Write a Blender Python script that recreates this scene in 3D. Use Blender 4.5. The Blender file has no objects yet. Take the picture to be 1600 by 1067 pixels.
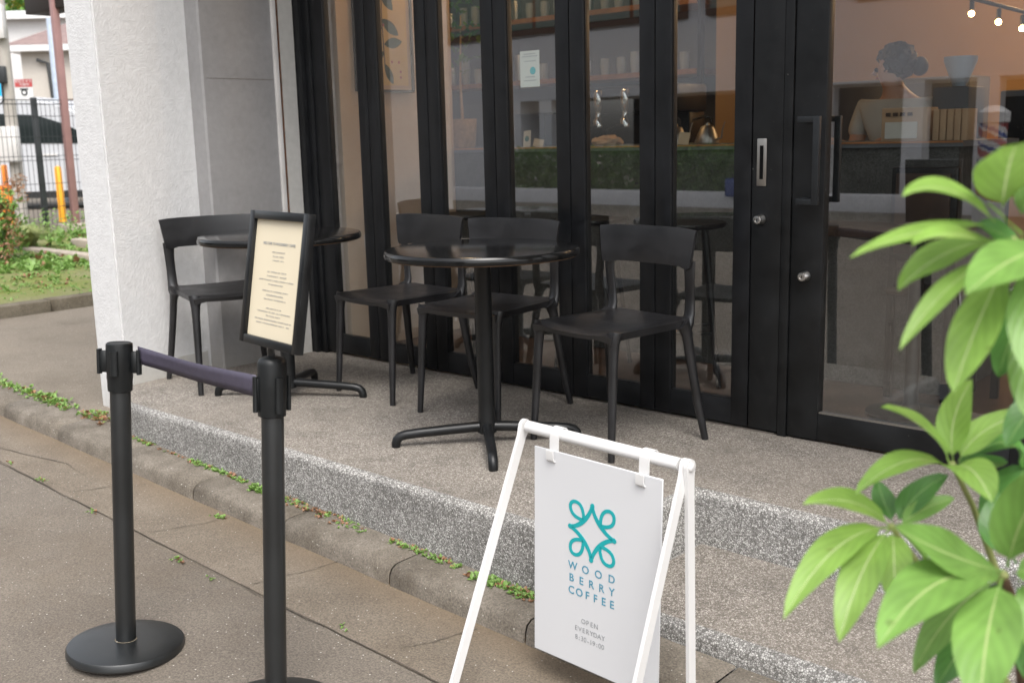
import bpy, bmesh, math, random
from mathutils import Vector, Matrix
random.seed(7)
PI = math.pi
S = bpy.context.scene
C = S.collection

# ------------------------------------------------------------------ camera
CAM = Vector((0, 0, 1.116))
AR = Vector((0.73923201, 0.67301905, -0.02411206))
AD = Vector((0.10850561, -0.1543638, -0.98203786))
AF = Vector((-0.66465221, 0.72333752, -0.18713701))
cd = bpy.data.cameras.new('camera'); cam = bpy.data.objects.new('camera', cd); C.objects.link(cam)
cam.matrix_world = Matrix(((AR.x, -AD.x, -AF.x, CAM.x), (AR.y, -AD.y, -AF.y, CAM.y), (AR.z, -AD.z, -AF.z, CAM.z), (0, 0, 0, 1)))
cd.sensor_width = 36; cd.lens = 1672.46 / 1600 * 36; cd.clip_end = 500; cd.clip_start = .05
cd.dof.use_dof = True; cd.dof.focus_distance = 3.3; cd.dof.aperture_fstop = 4.5
S.camera = cam
S.view_settings.view_transform = 'Standard'; S.view_settings.look = 'None'
S.view_settings.gamma = 1; S.view_settings.exposure = 1.3
S.view_settings.use_curve_mapping = False

# ------------------------------------------------------------------ sky and sun (overcast)
W = bpy.data.worlds.new('World'); S.world = W; W.use_nodes = True
wn = W.node_tree; bg = wn.nodes['Background']
sky = wn.nodes.new('ShaderNodeTexSky'); sky.sky_type = 'NISHITA'; sky.sun_disc = False
SUN_EL, SUN_AZ = math.radians(58), math.radians(128)
sky.sun_elevation = SUN_EL; sky.sun_rotation = SUN_AZ; sky.dust_density = 4; sky.air_density = 1
hs = wn.nodes.new('ShaderNodeHueSaturation'); hs.inputs['Saturation'].default_value = .28
wn.links.new(sky.outputs[0], hs.inputs['Color']); wn.links.new(hs.outputs[0], bg.inputs[0])
bg.inputs[1].default_value = .15
sl = bpy.data.lights.new('sun', 'SUN'); sl.energy = .8; sl.angle = math.radians(35); sl.color = (1, .96, .9)
sun = bpy.data.objects.new('sun', sl); C.objects.link(sun)
sd = Vector((math.sin(SUN_AZ) * math.cos(SUN_EL), math.cos(SUN_AZ) * math.cos(SUN_EL), math.sin(SUN_EL)))
sun.rotation_euler = sd.to_track_quat('Z', 'Y').to_euler(); sun.location = (0, -5, 12)


def P(u, v, depth):
    """a world point from a bearing in the photograph and a distance along the view axis"""
    d = AF * 1672.46 + AR * (u - 800) + AD * (v - 533.5)
    return CAM + d / 1672.46 * depth


# ------------------------------------------------------------------ materials
def new_mat(name):
    m = bpy.data.materials.new(name); m.use_nodes = True
    return m, m.node_tree.nodes, m.node_tree.links, m.node_tree.nodes['Principled BSDF']


def tex(n, l, kind, scale, **kw):
    t = n.new('ShaderNodeTex' + kind); t.inputs['Scale'].default_value = scale
    for k, v in kw.items():
        if k in t.inputs: t.inputs[k].default_value = v
        else: setattr(t, k, v)
    c = n.get('coords')
    if not c:
        c = n.new('ShaderNodeTexCoord'); c.name = 'coords'
    l.new(c.outputs['Object'], t.inputs['Vector'])
    return t


def ramp(n, l, src, stops, interp='LINEAR'):
    r = n.new('ShaderNodeValToRGB'); r.color_ramp.interpolation = interp
    e = r.color_ramp.elements
    while len(e) < len(stops): e.new(.5)
    for i, (p, c) in enumerate(stops):
        e[i].position = p; e[i].color = (c, c, c, 1) if isinstance(c, (int, float)) else (*c, 1)
    l.new(src, r.inputs[0]); return r


def mixc(n, l, fac, a, b, mode='MIX'):
    m = n.new('ShaderNodeMix'); m.data_type = 'RGBA'; m.blend_type = mode
    for s, x in ((0, fac), (6, a), (7, b)):
        if isinstance(x, (int, float)): m.inputs[s].default_value = x
        elif isinstance(x, (tuple, list)): m.inputs[s].default_value = (*x, 1)
        else: l.new(x, m.inputs[s])
    return m.outputs[2]


def bump(n, l, b, h, strength, dist):
    q = n.new('ShaderNodeBump'); q.inputs['Strength'].default_value = strength; q.inputs['Distance'].default_value = dist
    l.new(h, q.inputs['Height']); l.new(q.outputs[0], b.inputs['Normal']); return q


def plain(name, col, rough=.5, metal=0., var=.12, vscale=6, bmp=0, bscale=200, spec=.5, emit=None):
    m, n, l, b = new_mat(name)
    t = tex(n, l, 'Noise', vscale, Detail=6.)
    lo = tuple(c * (1 - var) for c in col); hi = tuple(min(1, c * (1 + var)) for c in col)
    r = ramp(n, l, t.outputs[0], [(.3, lo), (.7, hi)])
    l.new(r.outputs[0], b.inputs['Base Color'])
    b.inputs['Roughness'].default_value = rough; b.inputs['Metallic'].default_value = metal
    b.inputs['Specular IOR Level'].default_value = spec
    if bmp:
        t2 = tex(n, l, 'Noise', bscale, Detail=3.); bump(n, l, b, t2.outputs[0], bmp, .002)
    if emit:
        b.inputs['Emission Color'].default_value = (*emit[0], 1); b.inputs['Emission Strength'].default_value = emit[1]
    return m


def aggregate(name, dirt, dirt_amt, lo, hi, gap, scale=125, bm=.6):
    """washed gravel terrazzo: small pebbles in mortar, dirt in patches"""
    m, n, l, b = new_mat(name)
    v = tex(n, l, 'Voronoi', scale, Randomness=1.)
    e = tex(n, l, 'Voronoi', scale, feature='DISTANCE_TO_EDGE')
    sep = n.new('ShaderNodeSeparateColor'); l.new(v.outputs['Color'], sep.inputs[0])
    peb = ramp(n, l, sep.outputs[0], [(0, lo), (.45, tuple(a * .55 + c * .45 for a, c in zip(lo, hi))), (1, hi)])
    g = ramp(n, l, e.outputs[0], [(0.03, 0), (.17, 1)])
    col = mixc(n, l, g.outputs[0], gap, peb.outputs[0])
    big = tex(n, l, 'Noise', 1.7, Detail=8., Roughness=.65)
    bigr = ramp(n, l, big.outputs[0], [(.32, 0), (.68, 1)])
    mm = n.new('ShaderNodeMath'); mm.operation = 'MULTIPLY'; l.new(bigr.outputs[0], mm.inputs[0]); mm.inputs[1].default_value = dirt_amt
    ad = n.new('ShaderNodeMath'); ad.operation = 'ADD'; l.new(mm.outputs[0], ad.inputs[0]); ad.inputs[1].default_value = dirt_amt * .35
    col = mixc(n, l, ad.outputs[0], col, dirt)
    st = tex(n, l, 'Noise', 5.5, Detail=9., Roughness=.7)
    sr = ramp(n, l, st.outputs[0], [(.3, .72), (.5, 1.), (.75, 1.12)])
    col = mixc(n, l, 1., col, sr.outputs[0], 'MULTIPLY')
    l.new(col, b.inputs['Base Color']); b.inputs['Roughness'].default_value = .85
    b.inputs['Specular IOR Level'].default_value = .25
    bump(n, l, b, e.outputs[0], bm, .004)
    return m


def grit(name, a, c, speck=.5, scale=1.4, speck_col=(.5, .48, .43), stain=None):
    """old concrete or asphalt: blotches, fine grain, pale stone specks"""
    m, n, l, b = new_mat(name)
    t = tex(n, l, 'Noise', scale, Detail=10., Roughness=.7)
    r = ramp(n, l, t.outputs[0], [(.3, a), (.7, c)])
    f = tex(n, l, 'Noise', 160, Detail=4., Roughness=.8)
    fr = ramp(n, l, f.outputs[0], [(.35, .55), (.65, 1.3)])
    col = mixc(n, l, 1., r.outputs[0], fr.outputs[0], 'MULTIPLY')
    v = tex(n, l, 'Voronoi', 75)
    vr = ramp(n, l, v.outputs['Distance'], [(.1, 1), (.2, 0)])
    sep = n.new('ShaderNodeSeparateColor'); l.new(v.outputs['Color'], sep.inputs[0])
    kr = ramp(n, l, sep.outputs[1], [(.80, 0), (.86, 1)])
    mu = n.new('ShaderNodeMath'); mu.operation = 'MULTIPLY'; l.new(vr.outputs[0], mu.inputs[0]); l.new(kr.outputs[0], mu.inputs[1])
    mu2 = n.new('ShaderNodeMath'); mu2.operation = 'MULTIPLY'; l.new(mu.outputs[0], mu2.inputs[0]); mu2.inputs[1].default_value = speck
    col = mixc(n, l, mu2.outputs[0], col, speck_col)
    if stain:   # brown silt washed along the foot of the kerb
        sx = n.new('ShaderNodeSeparateXYZ'); l.new(n['coords'].outputs['Object'], sx.inputs[0])
        ad = n.new('ShaderNodeMath'); ad.operation = 'MULTIPLY_ADD'; l.new(t.outputs[0], ad.inputs[0]); ad.inputs[1].default_value = .16; l.new(sx.outputs[1], ad.inputs[2])
        mr = n.new('ShaderNodeMapRange'); l.new(ad.outputs[0], mr.inputs[0]); mr.inputs[1].default_value = stain[0]; mr.inputs[2].default_value = stain[1] + .12; mr.inputs[4].default_value = .65
        col = mixc(n, l, mr.outputs[0], col, (.15, .105, .062))
    else:       # broad brown dirt patches
        dp = tex(n, l, 'Noise', .9, Detail=8., Roughness=.75); dr = ramp(n, l, dp.outputs[0], [(.5, 0), (.72, .45)])
        col = mixc(n, l, dr.outputs[0], col, tuple(x * .72 for x in (a[0] * 1.15, a[1], a[2] * .8)))
    l.new(col, b.inputs['Base Color']); b.inputs['Roughness'].default_value = .88
    b.inputs['Specular IOR Level'].default_value = .3
    bump(n, l, b, f.outputs[0], .5, .004)
    return m


def black_paint(name, col=(.012, .013, .015), rough=.38, flecks=.0, spec=.36, ns=9):
    m, n, l, b = new_mat(name); b.inputs['Specular IOR Level'].default_value = spec; col = tuple(c * .6 for c in col)
    t = tex(n, l, 'Noise', ns, Detail=5., Roughness=.6)
    r = ramp(n, l, t.outputs[0], [(.35, tuple(c * .75 for c in col)), (.7, tuple(c * 1.5 for c in col))])
    c = r.outputs[0]
    if flecks:
        f = tex(n, l, 'Noise', 70, Detail=3.); fr = ramp(n, l, f.outputs[0], [(.765, 0), (.785, 1)])
        k = n.new('ShaderNodeMath'); k.operation = 'MULTIPLY'; k.inputs[1].default_value = flecks
        l.new(fr.outputs[0], k.inputs[0]); c = mixc(n, l, k.outputs[0], c, (.45, .43, .4))
        du = tex(n, l, 'Noise', 16, Detail=10., Roughness=.8); dr = ramp(n, l, du.outputs[0], [(.56, 0), (.8, .06)])
        c = mixc(n, l, dr.outputs[0], c, (.25, .23, .2))
    l.new(c, b.inputs['Base Color'])
    rr = ramp(n, l, t.outputs[0], [(.3, rough * .8), (.7, min(1, rough * 1.25))]); l.new(rr.outputs[0], b.inputs['Roughness'])
    g = tex(n, l, 'Noise', 900, Detail=2.); bump(n, l, b, g.outputs[0], .12, .0006)
    return m


def stucco(name, col, coarse=1., stain=.35, splash=None):
    m, n, l, b = new_mat(name)
    t = tex(n, l, 'Noise', 2.2, Detail=9., Roughness=.7)
    r = ramp(n, l, t.outputs[0], [(.3, tuple(c * (1 - stain * .35) for c in col)), (.65, col)])
    g = tex(n, l, 'Noise', 30, Detail=4.); gr = ramp(n, l, g.outputs[0], [(.3, .93), (.7, 1.03)])
    c = mixc(n, l, 1., r.outputs[0], gr.outputs[0], 'MULTIPLY')
    if splash is not None:   # rain splash dirt along the foot of the wall
        sx = n.new('ShaderNodeSeparateXYZ'); l.new(n['coords'].outputs['Object'], sx.inputs[0])
        sn = tex(n, l, 'Noise', 7, Detail=8., Roughness=.75)
        ad = n.new('ShaderNodeMath'); ad.operation = 'MULTIPLY_ADD'; l.new(sn.outputs[0], ad.inputs[0]); ad.inputs[1].default_value = -.42; l.new(sx.outputs[2], ad.inputs[2])
        mr = n.new('ShaderNodeMapRange'); l.new(ad.outputs[0], mr.inputs[0]); mr.inputs[1].default_value = splash - .02; mr.inputs[2].default_value = splash - .30; mr.inputs[4].default_value = .5
        c = mixc(n, l, mr.outputs[0], c, (.3, .27, .22))
    l.new(c, b.inputs['Base Color']); b.inputs['Roughness'].default_value = .8
    h = tex(n, l, 'Noise', 85, Detail=4., Roughness=.65); hr = ramp(n, l, h.outputs[0], [(.44, 0), (.58, 1)])
    bump(n, l, b, hr.outputs[0], min(1, .42 * coarse), .0045)
    return m


def glass_mat():
    m, n, l, b = new_mat('window glass')
    n.remove(b)
    out = n['Material Output']
    tr = n.new('ShaderNodeBsdfTransparent'); tr.inputs[0].default_value = (.93, .95, .94, 1)
    gl = n.new('ShaderNodeBsdfGlossy'); gl.inputs['Roughness'].default_value = .0; gl.inputs[0].default_value = (1, 1, 1, 1)
    fr = n.new('ShaderNodeFresnel'); fr.inputs[0].default_value = 1.52
    geo = n.new('ShaderNodeNewGeometry')
    inv = n.new('ShaderNodeMath'); inv.operation = 'SUBTRACT'; inv.inputs[0].default_value = 1; l.new(geo.outputs['Backfacing'], inv.inputs[1])
    mu = n.new('ShaderNodeMath'); mu.operation = 'MULTIPLY'; l.new(fr.outputs[0], mu.inputs[0]); l.new(inv.outputs[0], mu.inputs[1])
    m2 = n.new('ShaderNodeMath'); m2.operation = 'MULTIPLY'; l.new(mu.outputs[0], m2.inputs[0]); m2.inputs[1].default_value = 4.0
    m2.use_clamp = True
    mx = n.new('ShaderNodeMixShader'); l.new(m2.outputs[0], mx.inputs[0]); l.new(tr.outputs[0], mx.inputs[1]); l.new(gl.outputs[0], mx.inputs[2])
    df = n.new('ShaderNodeBsdfDiffuse'); df.inputs[0].default_value = (.55, .55, .56, 1)
    dn = tex(n, l, 'Noise', 3.5, Detail=9., Roughness=.75); dr = ramp(n, l, dn.outputs[0], [(.35, .003), (.75, .016)])
    dm = n.new('ShaderNodeMath'); dm.operation = 'MULTIPLY'; l.new(dr.outputs[0], dm.inputs[0]); l.new(inv.outputs[0], dm.inputs[1])
    m3 = n.new('ShaderNodeMixShader'); l.new(dm.outputs[0], m3.inputs[0]); l.new(mx.outputs[0], m3.inputs[1]); l.new(df.outputs[0], m3.inputs[2])
    l.new(m3.outputs[0], out.inputs['Surface'])
    return m


def leaf_mat(name, base, rib, trans=.35, rough=.42):
    m, n, l, b = new_mat(name)
    uv = n.new('ShaderNodeUVMap'); sep = n.new('ShaderNodeSeparateXYZ'); l.new(uv.outputs[0], sep.inputs[0])
    s = n.new('ShaderNodeMath'); s.operation = 'SUBTRACT'; l.new(sep.outputs[0], s.inputs[0]); s.inputs[1].default_value = .5
    a = n.new('ShaderNodeMath'); a.operation = 'ABSOLUTE'; l.new(s.outputs[0], a.inputs[0])
    rr = ramp(n, l, a.outputs[0], [(.008, 1), (.028, 0)])
    w = n.new('ShaderNodeTexWave'); w.inputs['Scale'].default_value = 1.9; w.inputs['Distortion'].default_value = 1.2
    w.bands_direction = 'Y'
    ve = n.new('ShaderNodeCombineXYZ')
    k = n.new('ShaderNodeMath'); k.operation = 'MULTIPLY_ADD'; l.new(a.outputs[0], k.inputs[0]); k.inputs[1].default_value = -.8; l.new(sep.outputs[1], k.inputs[2])
    l.new(k.outputs[0], ve.inputs[1]); l.new(ve.outputs[0], w.inputs['Vector'])
    wr = ramp(n, l, w.outputs[0], [(.0, .94), (.7, 1.02), (1, 1.05)])
    t = tex(n, l, 'Noise', 14, Detail=4.)
    tr_ = ramp(n, l, t.outputs[0], [(.3, tuple(c * .8 for c in base)), (.7, tuple(c * 1.2 for c in base))])
    c = mixc(n, l, 1., tr_.outputs[0], wr.outputs[0], 'MULTIPLY')
    sp = tex(n, l, 'Noise', 55, Detail=3.); spr = ramp(n, l, sp.outputs[0], [(.69, 0), (.73, .55)]); c = mixc(n, l, spr.outputs[0], c, tuple(x * .45 for x in (base[0] * 1.3, base[1], base[2])))
    c = mixc(n, l, rr.outputs[0], c, rib)
    l.new(c, b.inputs['Base Color']); b.inputs['Roughness'].default_value = rough
    bump(n, l, b, w.outputs[0], .25, .001)
    tl = n.new('ShaderNodeBsdfTranslucent'); l.new(c, tl.inputs[0])
    mx = n.new('ShaderNodeMixShader'); mx.inputs[0].default_value = trans
    l.new(b.outputs[0], mx.inputs[1]); l.new(tl.outputs[0], mx.inputs[2]); l.new(mx.outputs[0], n['Material Output'].inputs['Surface'])
    return m


M = {}
M['agg_top'] = aggregate('washed aggregate top', (.19, .168, .143), .55, (.13, .115, .1), (.58, .54, .49), (.08, .068, .056), 165, .5)
M['agg_side'] = aggregate('washed aggregate riser', (.16, .15, .14), .12, (.16, .155, .147), (.60, .59, .565), (.1, .095, .087), 175, .55)
M['conc_road'] = grit('worn asphalt', (.13, .111, .092), (.185, .16, .132), 1.)
M['conc_gutter'] = grit('gutter concrete', (.128, .104, .078), (.215, .182, .145), .9, 2.2, stain=(2.0, 2.07))
M['kerb'] = grit('kerb concrete', (.10, .085, .066), (.225, .198, .165), 1., 7)
M['apron'] = grit('old apron concrete', (.14, .118, .092), (.24, .208, .17), .8, 1.8)
M['moss'] = grit('mossy soil', (.13, .17, .02), (.19, .18, .09), .3, 2.2)
M['white_stucco'] = stucco('white roughcast', (.63, .63, .63), .7, .12, -.16)
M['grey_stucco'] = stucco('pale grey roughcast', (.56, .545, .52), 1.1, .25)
M['lit_strip'] = stucco('smooth render with painted front light', (.8, .82, .88), .15, .2)  # paler, bluer colour paints in the light on the front-facing strip
M['conc_wall'] = stucco('bare grey concrete', (.28, .275, .275), .25, .6, -.0)
M['skirt'] = stucco('skirting render', (.5, .49, .465), .1, .4, -.1)
M['frame'] = black_paint('black door frame paint', (.011, .012, .014), .42, .0)
M['frame_worn'] = black_paint('scuffed black frame paint', (.011, .012, .013), .45, 1.)
M['chair'] = black_paint('black moulded plastic', (.016, .016, .018), .36, 0, .6)
M['tabletop'] = black_paint('polished black tabletop', (.01, .01, .01), .06)
M['iron'] = black_paint('black painted iron', (.012, .013, .014), .34, .0)
M['iron_worn'] = black_paint('chipped black iron', (.012, .013, .014), .34, .0)
M['post'] = black_paint('stanchion coating', (.016, .018, .019), .34, 0, .7, 3)
M['plastic'] = black_paint('black plastic head', (.014, .016, .017), .45)
M['belt'] = plain('charcoal webbing', (.062, .055, .082), .5, 0, .1, 60, .3, 700)
M['white_sign'] = plain('white powder coat', (.66, .655, .65), .4, 0, .03, 3)
M['board'] = plain('white sign board', (.585, .59, .605), .35, 0, .01, 2)
M['teal'] = plain('teal print', (.006, .33, .35), .5, 0, .03, 4)
M['blue_ink'] = plain('slate blue print', (.06, .24, .34), .5, 0, .03, 4)
M['grey_ink'] = plain('grey print', (.26, .27, .28), .6, 0, .02)
M['light_ink'] = plain('faint grey print', (.36, .34, .3), .6, 0, .02)
M['cream'] = plain('cream paper', (.62, .55, .41), .6, 0, .02)
M['steel'] = plain('brushed steel', (.55, .54, .52), .28, 1., .05)
M['nickel'] = plain('satin nickel', (.42, .40, .37), .4, 1., .08)
M['chrome'] = plain('chrome', (.7, .7, .7), .08, 1., .02)
M['glass'] = glass_mat()
M['trim_white'] = plain('aluminium trim', (.62, .6, .58), .4, 0, .1)
M['rust'] = plain('rust stained sealant', (.12, .05, .02), .8, 0, .5, 30)
M['dark'] = plain('near black for painted shade and eyes', (.006, .006, .006), .9, spec=.1)  # painted shade for hollows; also plain black for eyes
M['int_beige'] = plain('beige plaster', (.60, .44, .32), .8, 0, .06, 3)
M['int_warm'] = plain('warm plaster', (.62, .37, .17), .8, 0, .06, 2)
M['int_floor'] = plain('brown floor', (.14, .085, .06), .35, 0, .35, 5)
M['int_ceil'] = plain('dark ceiling', (.18, .16, .15), .8)
M['counter'] = grit('grey counter mortar', (.07, .07, .068), (.13, .13, .125), .3, 9)
M['bargrey'] = plain('grey painted panel', (.15, .16, .18), .6, 0, .1)
M['wood'] = plain('orange wood', (.45, .2, .08), .5, 0, .2, 12)
M['basket'] = plain('tan woven pot', (.55, .36, .2), .8, 0, .15, 40, .5, 120)
M['soil'] = plain('soil', (.03, .022, .015), .9)
M['skin'] = plain('skin', (.52, .3, .21), .5, 0, .06)
M['hair'] = plain('dark hair', (.012, .009, .008), .5, 0, .2, 60)
M['shirt'] = plain('pale shirt', (.5, .47, .42), .8)
M['edging'] = grit('brown weathered edging', (.085, .07, .048), (.19, .165, .125), .6, 6)
M['joint'] = plain('silted joint', (.085, .07, .053), .9, 0, .4, 20)
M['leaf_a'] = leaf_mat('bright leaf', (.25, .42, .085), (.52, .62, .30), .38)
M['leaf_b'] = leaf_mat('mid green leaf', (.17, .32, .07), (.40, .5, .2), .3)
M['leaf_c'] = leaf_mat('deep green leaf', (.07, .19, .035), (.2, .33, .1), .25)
M['stem'] = plain('green stem', (.22, .25, .08), .6, 0, .2)
M['bark'] = plain('brown twig', (.12, .07, .04), .8, 0, .3, 30)
M['weed'] = leaf_mat('weed leaf', (.2, .34, .08), (.3, .42, .14), .3)
M['weed_red'] = leaf_mat('reddish weed leaf', (.3, .15, .08), (.3, .25, .12), .2)
M['hedge'] = leaf_mat('hedge leaf', (.13, .27, .05), (.12, .2, .06), .2)
M['yellowleaf'] = leaf_mat('yellow leaf', (.5, .45, .06), (.5, .45, .1), .3)
M['far_white'] = stucco('white render brightened to look sunlit', (.82, .81, .82), .2, .1)  # raised albedo stands in for sunlight on the facade opposite
M['handle'] = black_paint('black handle steel', (.022, .025, .028), .35, 0, .4)
M['print_paper'] = plain('yellowed print paper', (.66, .44, .17), .8, 0, .05)
M['print_green'] = plain('dull green print', (.04, .07, .035), .8)
M['white_wall'] = stucco('white house render', (.6, .59, .58), .2, .1)
M['cream_wall'] = stucco('cream house render', (.5, .46, .41), .2, .1)
M['mauve_roof'] = plain('mauve slate roof', (.2, .14, .13), .8, 0, .15, 4)
M['white_paint'] = plain('white car paint', (.5, .51, .53), .2, 0, .02)
M['car_glass'] = plain('tinted car glass', (.02, .026, .026), .05)
M['rubber'] = plain('rubber', (.02, .02, .02), .8)
M['pink_steel'] = plain('faded red steel', (.27, .15, .14), .5, 0, .1)
M['brown_steel'] = plain('dark brown steel', (.014, .008, .005), .7)
M['pale_blue'] = plain('pale blue pipe', (.42, .48, .56), .4)
M['orange'] = plain('orange plastic', (.85, .25, .03), .5)
M['amber'] = plain('amber plastic', (.85, .38, .015), .5)
M['cyan'] = plain('cyan sheet', (.0, .45, .85), .5)
M['red'] = plain('red print', (.42, .07, .07), .5)
M['blue'] = plain('blue paint', (.03, .07, .3), .5)
M['tan'] = plain('tan cardboard', (.55, .38, .24), .8)
M['wire'] = plain('dark wire', (.025, .028, .03), .5)
M['brown_frame'] = plain('brown window frame', (.1, .045, .025), .6)
M['green_glass'] = plain('greenish window', (.12, .2, .18), .1)
M['pole_conc'] = plain('pole concrete', (.4, .37, .33), .8)
M['block'] = plain('concrete block', (.34, .29, .24), .9, 0, .15, 8)
M['bulb'] = plain('lit filament bulb', (1, .7, .4), .3, 0, 0, 1, 0, 1, .5, ((1., .62, .25), 30))
M['teal_dull'] = plain('dull teal card', (.08, .25, .26), .7)
M['paper'] = plain('white paper', (.65, .65, .6), .7, 0, .03)
M['walnut'] = plain('dark walnut', (.05, .025, .015), .45, 0, .3, 10)


# ------------------------------------------------------------------ helpers
def wmat(o):
    m = o.matrix_basis.copy()
    return (wmat(o.parent) @ o.matrix_parent_inverse @ m) if o.parent else m


def mk(name, bm, mat, parent=None, smooth=True, angle=40, mats=None, world=True):
    bmesh.ops.recalc_face_normals(bm, faces=bm.faces)
    me = bpy.data.meshes.new(name); bm.to_mesh(me); bm.free()
    for m in (mats or [mat]): me.materials.append(M[m])
    if smooth:
        me.shade_smooth(); me.set_sharp_from_angle(angle=math.radians(angle))
    o = bpy.data.objects.new(name, me); C.objects.link(o)
    if parent:
        o.parent = parent
        if world: o.matrix_parent_inverse = wmat(parent).inverted()
    return o


def thing(name, label, cat, loc=(0, 0, 0), rz=0, group=None):
    o = bpy.data.objects.new(name, None); C.objects.link(o)
    o.location = loc; o.rotation_euler = (0, 0, rz); o.empty_display_size = .1
    return tag(o, label, cat, group)


def tag(o, label, cat, group=None, kind=None):
    o['label'] = label; o['category'] = cat
    if group: o['group'] = group
    if kind: o['kind'] = kind
    return o


def struct(o, label=None):
    o['kind'] = 'structure'
    if label: o['label'] = label
    return o


def stuff(o, label, cat):
    o['kind'] = 'stuff'; o['label'] = label; o['category'] = cat; return o


def box(bm, x0, x1, y0, y1, z0, z1, bev=0, seg=2, mi=0, mat=None):
    r = bmesh.ops.create_cube(bm, size=1)
    for v in r['verts']:
        v.co = Vector(((x0 + x1) / 2 + v.co.x * (x1 - x0), (y0 + y1) / 2 + v.co.y * (y1 - y0), (z0 + z1) / 2 + v.co.z * (z1 - z0)))
    fs = list({f for v in r['verts'] for f in v.link_faces})
    for f in fs: f.material_index = mi
    vs = r['verts']
    if bev:
        es = list({e for v in r['verts'] for e in v.link_edges})
        q = bmesh.ops.bevel(bm, geom=es, offset=bev, segments=seg, affect='EDGES', profile=.5)
        vs = list({v for f in q['faces'] for v in f.verts} | {v for v in vs if v.is_valid})
        for f in q['faces']: f.material_index = mi
    if mat is not None:
        for v in vs: v.co = mat @ v.co
    return vs


def B():
    return bmesh.new()


def boxo(name, x0, x1, y0, y1, z0, z1, mat, parent=None, bev=0, mtx=None, world=True):
    bm = B(); box(bm, x0, x1, y0, y1, z0, z1, bev, 2, 0, mtx)
    return mk(name, bm, mat, parent, bev > 0, 40, world=world)


def tube(bm, pts, rad, n=12, cap=True, ratio=1., up=None, mi=0):
    """loft of elliptical rings along pts; rad one value or a list; ratio squashes across 'up'"""
    pts = [Vector(p) for p in pts]
    if not isinstance(rad, (list, tuple)): rad = [rad] * len(pts)
    rings = []; prev = None
    for i, p in enumerate(pts):
        t = (pts[min(i + 1, len(pts) - 1)] - pts[max(i - 1, 0)]).normalized()
        if up is not None: a = (Vector(up) - t * t.dot(Vector(up))).normalized()
        elif prev is None:
            h = Vector((0, 0, 1)) if abs(t.z) < .9 else Vector((1, 0, 0)); a = (h - t * h.dot(t)).normalized()
        else: a = (prev - t * prev.dot(t)).normalized()
        prev = a; b2 = t.cross(a)
        rx, ry = rad[i] if isinstance(rad[i], tuple) else (rad[i], rad[i] * ratio)
        rings.append([bm.verts.new(p + a * math.cos(2 * PI * k / n) * rx + b2 * math.sin(2 * PI * k / n) * ry) for k in range(n)])
    for q in range(len(rings) - 1):
        for k in range(n):
            f = bm.faces.new((rings[q][k], rings[q][(k + 1) % n], rings[q + 1][(k + 1) % n], rings[q + 1][k])); f.material_index = mi
    if cap:
        for r_ in (rings[0][::-1], rings[-1]):
            f = bm.faces.new(r_); f.material_index = mi
    return rings


def lathe(bm, prof, c=(0, 0, 0), n=32, axis=None, mi=0):
    """prof [(radius, height)]; axis a unit vector (default z)"""
    q = Vector((0, 0, 1)).rotation_difference(Vector(axis)) if axis is not None else None
    rings = []
    for r, z in prof:
        if r < 1e-6:
            v = Vector((0, 0, z)); v = (q @ v if q else v) + Vector(c); rings.append([bm.verts.new(v)]); continue
        ring = []
        for k in range(n):
            v = Vector((r * math.cos(2 * PI * k / n), r * math.sin(2 * PI * k / n), z)); v = (q @ v if q else v) + Vector(c)
            ring.append(bm.verts.new(v))
        rings.append(ring)
    for a, b_ in zip(rings, rings[1:]):
        if len(a) == 1 and len(b_) == 1: continue
        for k in range(n):
            if len(a) == 1: f = bm.faces.new((a[0], b_[k], b_[(k + 1) % n]))
            elif len(b_) == 1: f = bm.faces.new((a[k], b_[0], a[(k + 1) % n]))
            else: f = bm.faces.new((a[k], b_[k], b_[(k + 1) % n], a[(k + 1) % n]))
            f.material_index = mi
    if len(rings[0]) > 1: bm.faces.new(rings[0][::-1]).material_index = mi
    if len(rings[-1]) > 1: bm.faces.new(rings[-1]).material_index = mi


def prism(bm, poly, z0, z1, bev=0, seg=4, mi_side=0, mi_top=0):
    """vertical prism over the polygon [(x, y)]; its top edge may be rounded (rings offset inwards)"""
    n = len(poly); area = sum(poly[k][0] * poly[(k + 1) % n][1] - poly[(k + 1) % n][0] * poly[k][1] for k in range(n)); sg = 1 if area > 0 else -1
    ins = []
    for k in range(n):
        p0, p1, p2 = Vector(poly[k - 1]), Vector(poly[k]), Vector(poly[(k + 1) % n])
        a, b_ = (p1 - p0).normalized(), (p2 - p1).normalized()
        na, nb_ = Vector((-a.y, a.x)) * sg, Vector((-b_.y, b_.x)) * sg
        m_ = (na + nb_).normalized(); ins.append(m_ / max(.3, m_.dot(na)))
    def ring(d, z): return [bm.verts.new((poly[k][0] + ins[k].x * d, poly[k][1] + ins[k].y * d, z)) for k in range(n)]
    rings = [ring(0, z0)]
    if bev:
        for q in range(seg + 1):
            t = PI / 2 * q / seg; rings.append(ring(bev * (1 - math.cos(t)), z1 - bev + bev * math.sin(t)))
    else: rings.append(ring(0, z1))
    for r1, r2 in zip(rings, rings[1:]):
        for k in range(n): bm.faces.new((r1[k], r1[(k + 1) % n], r2[(k + 1) % n], r2[k])).material_index = mi_side
    t = bm.faces.new(rings[-1]); t.material_index = mi_top; bm.faces.new(rings[0][::-1]).material_index = mi_side


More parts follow.
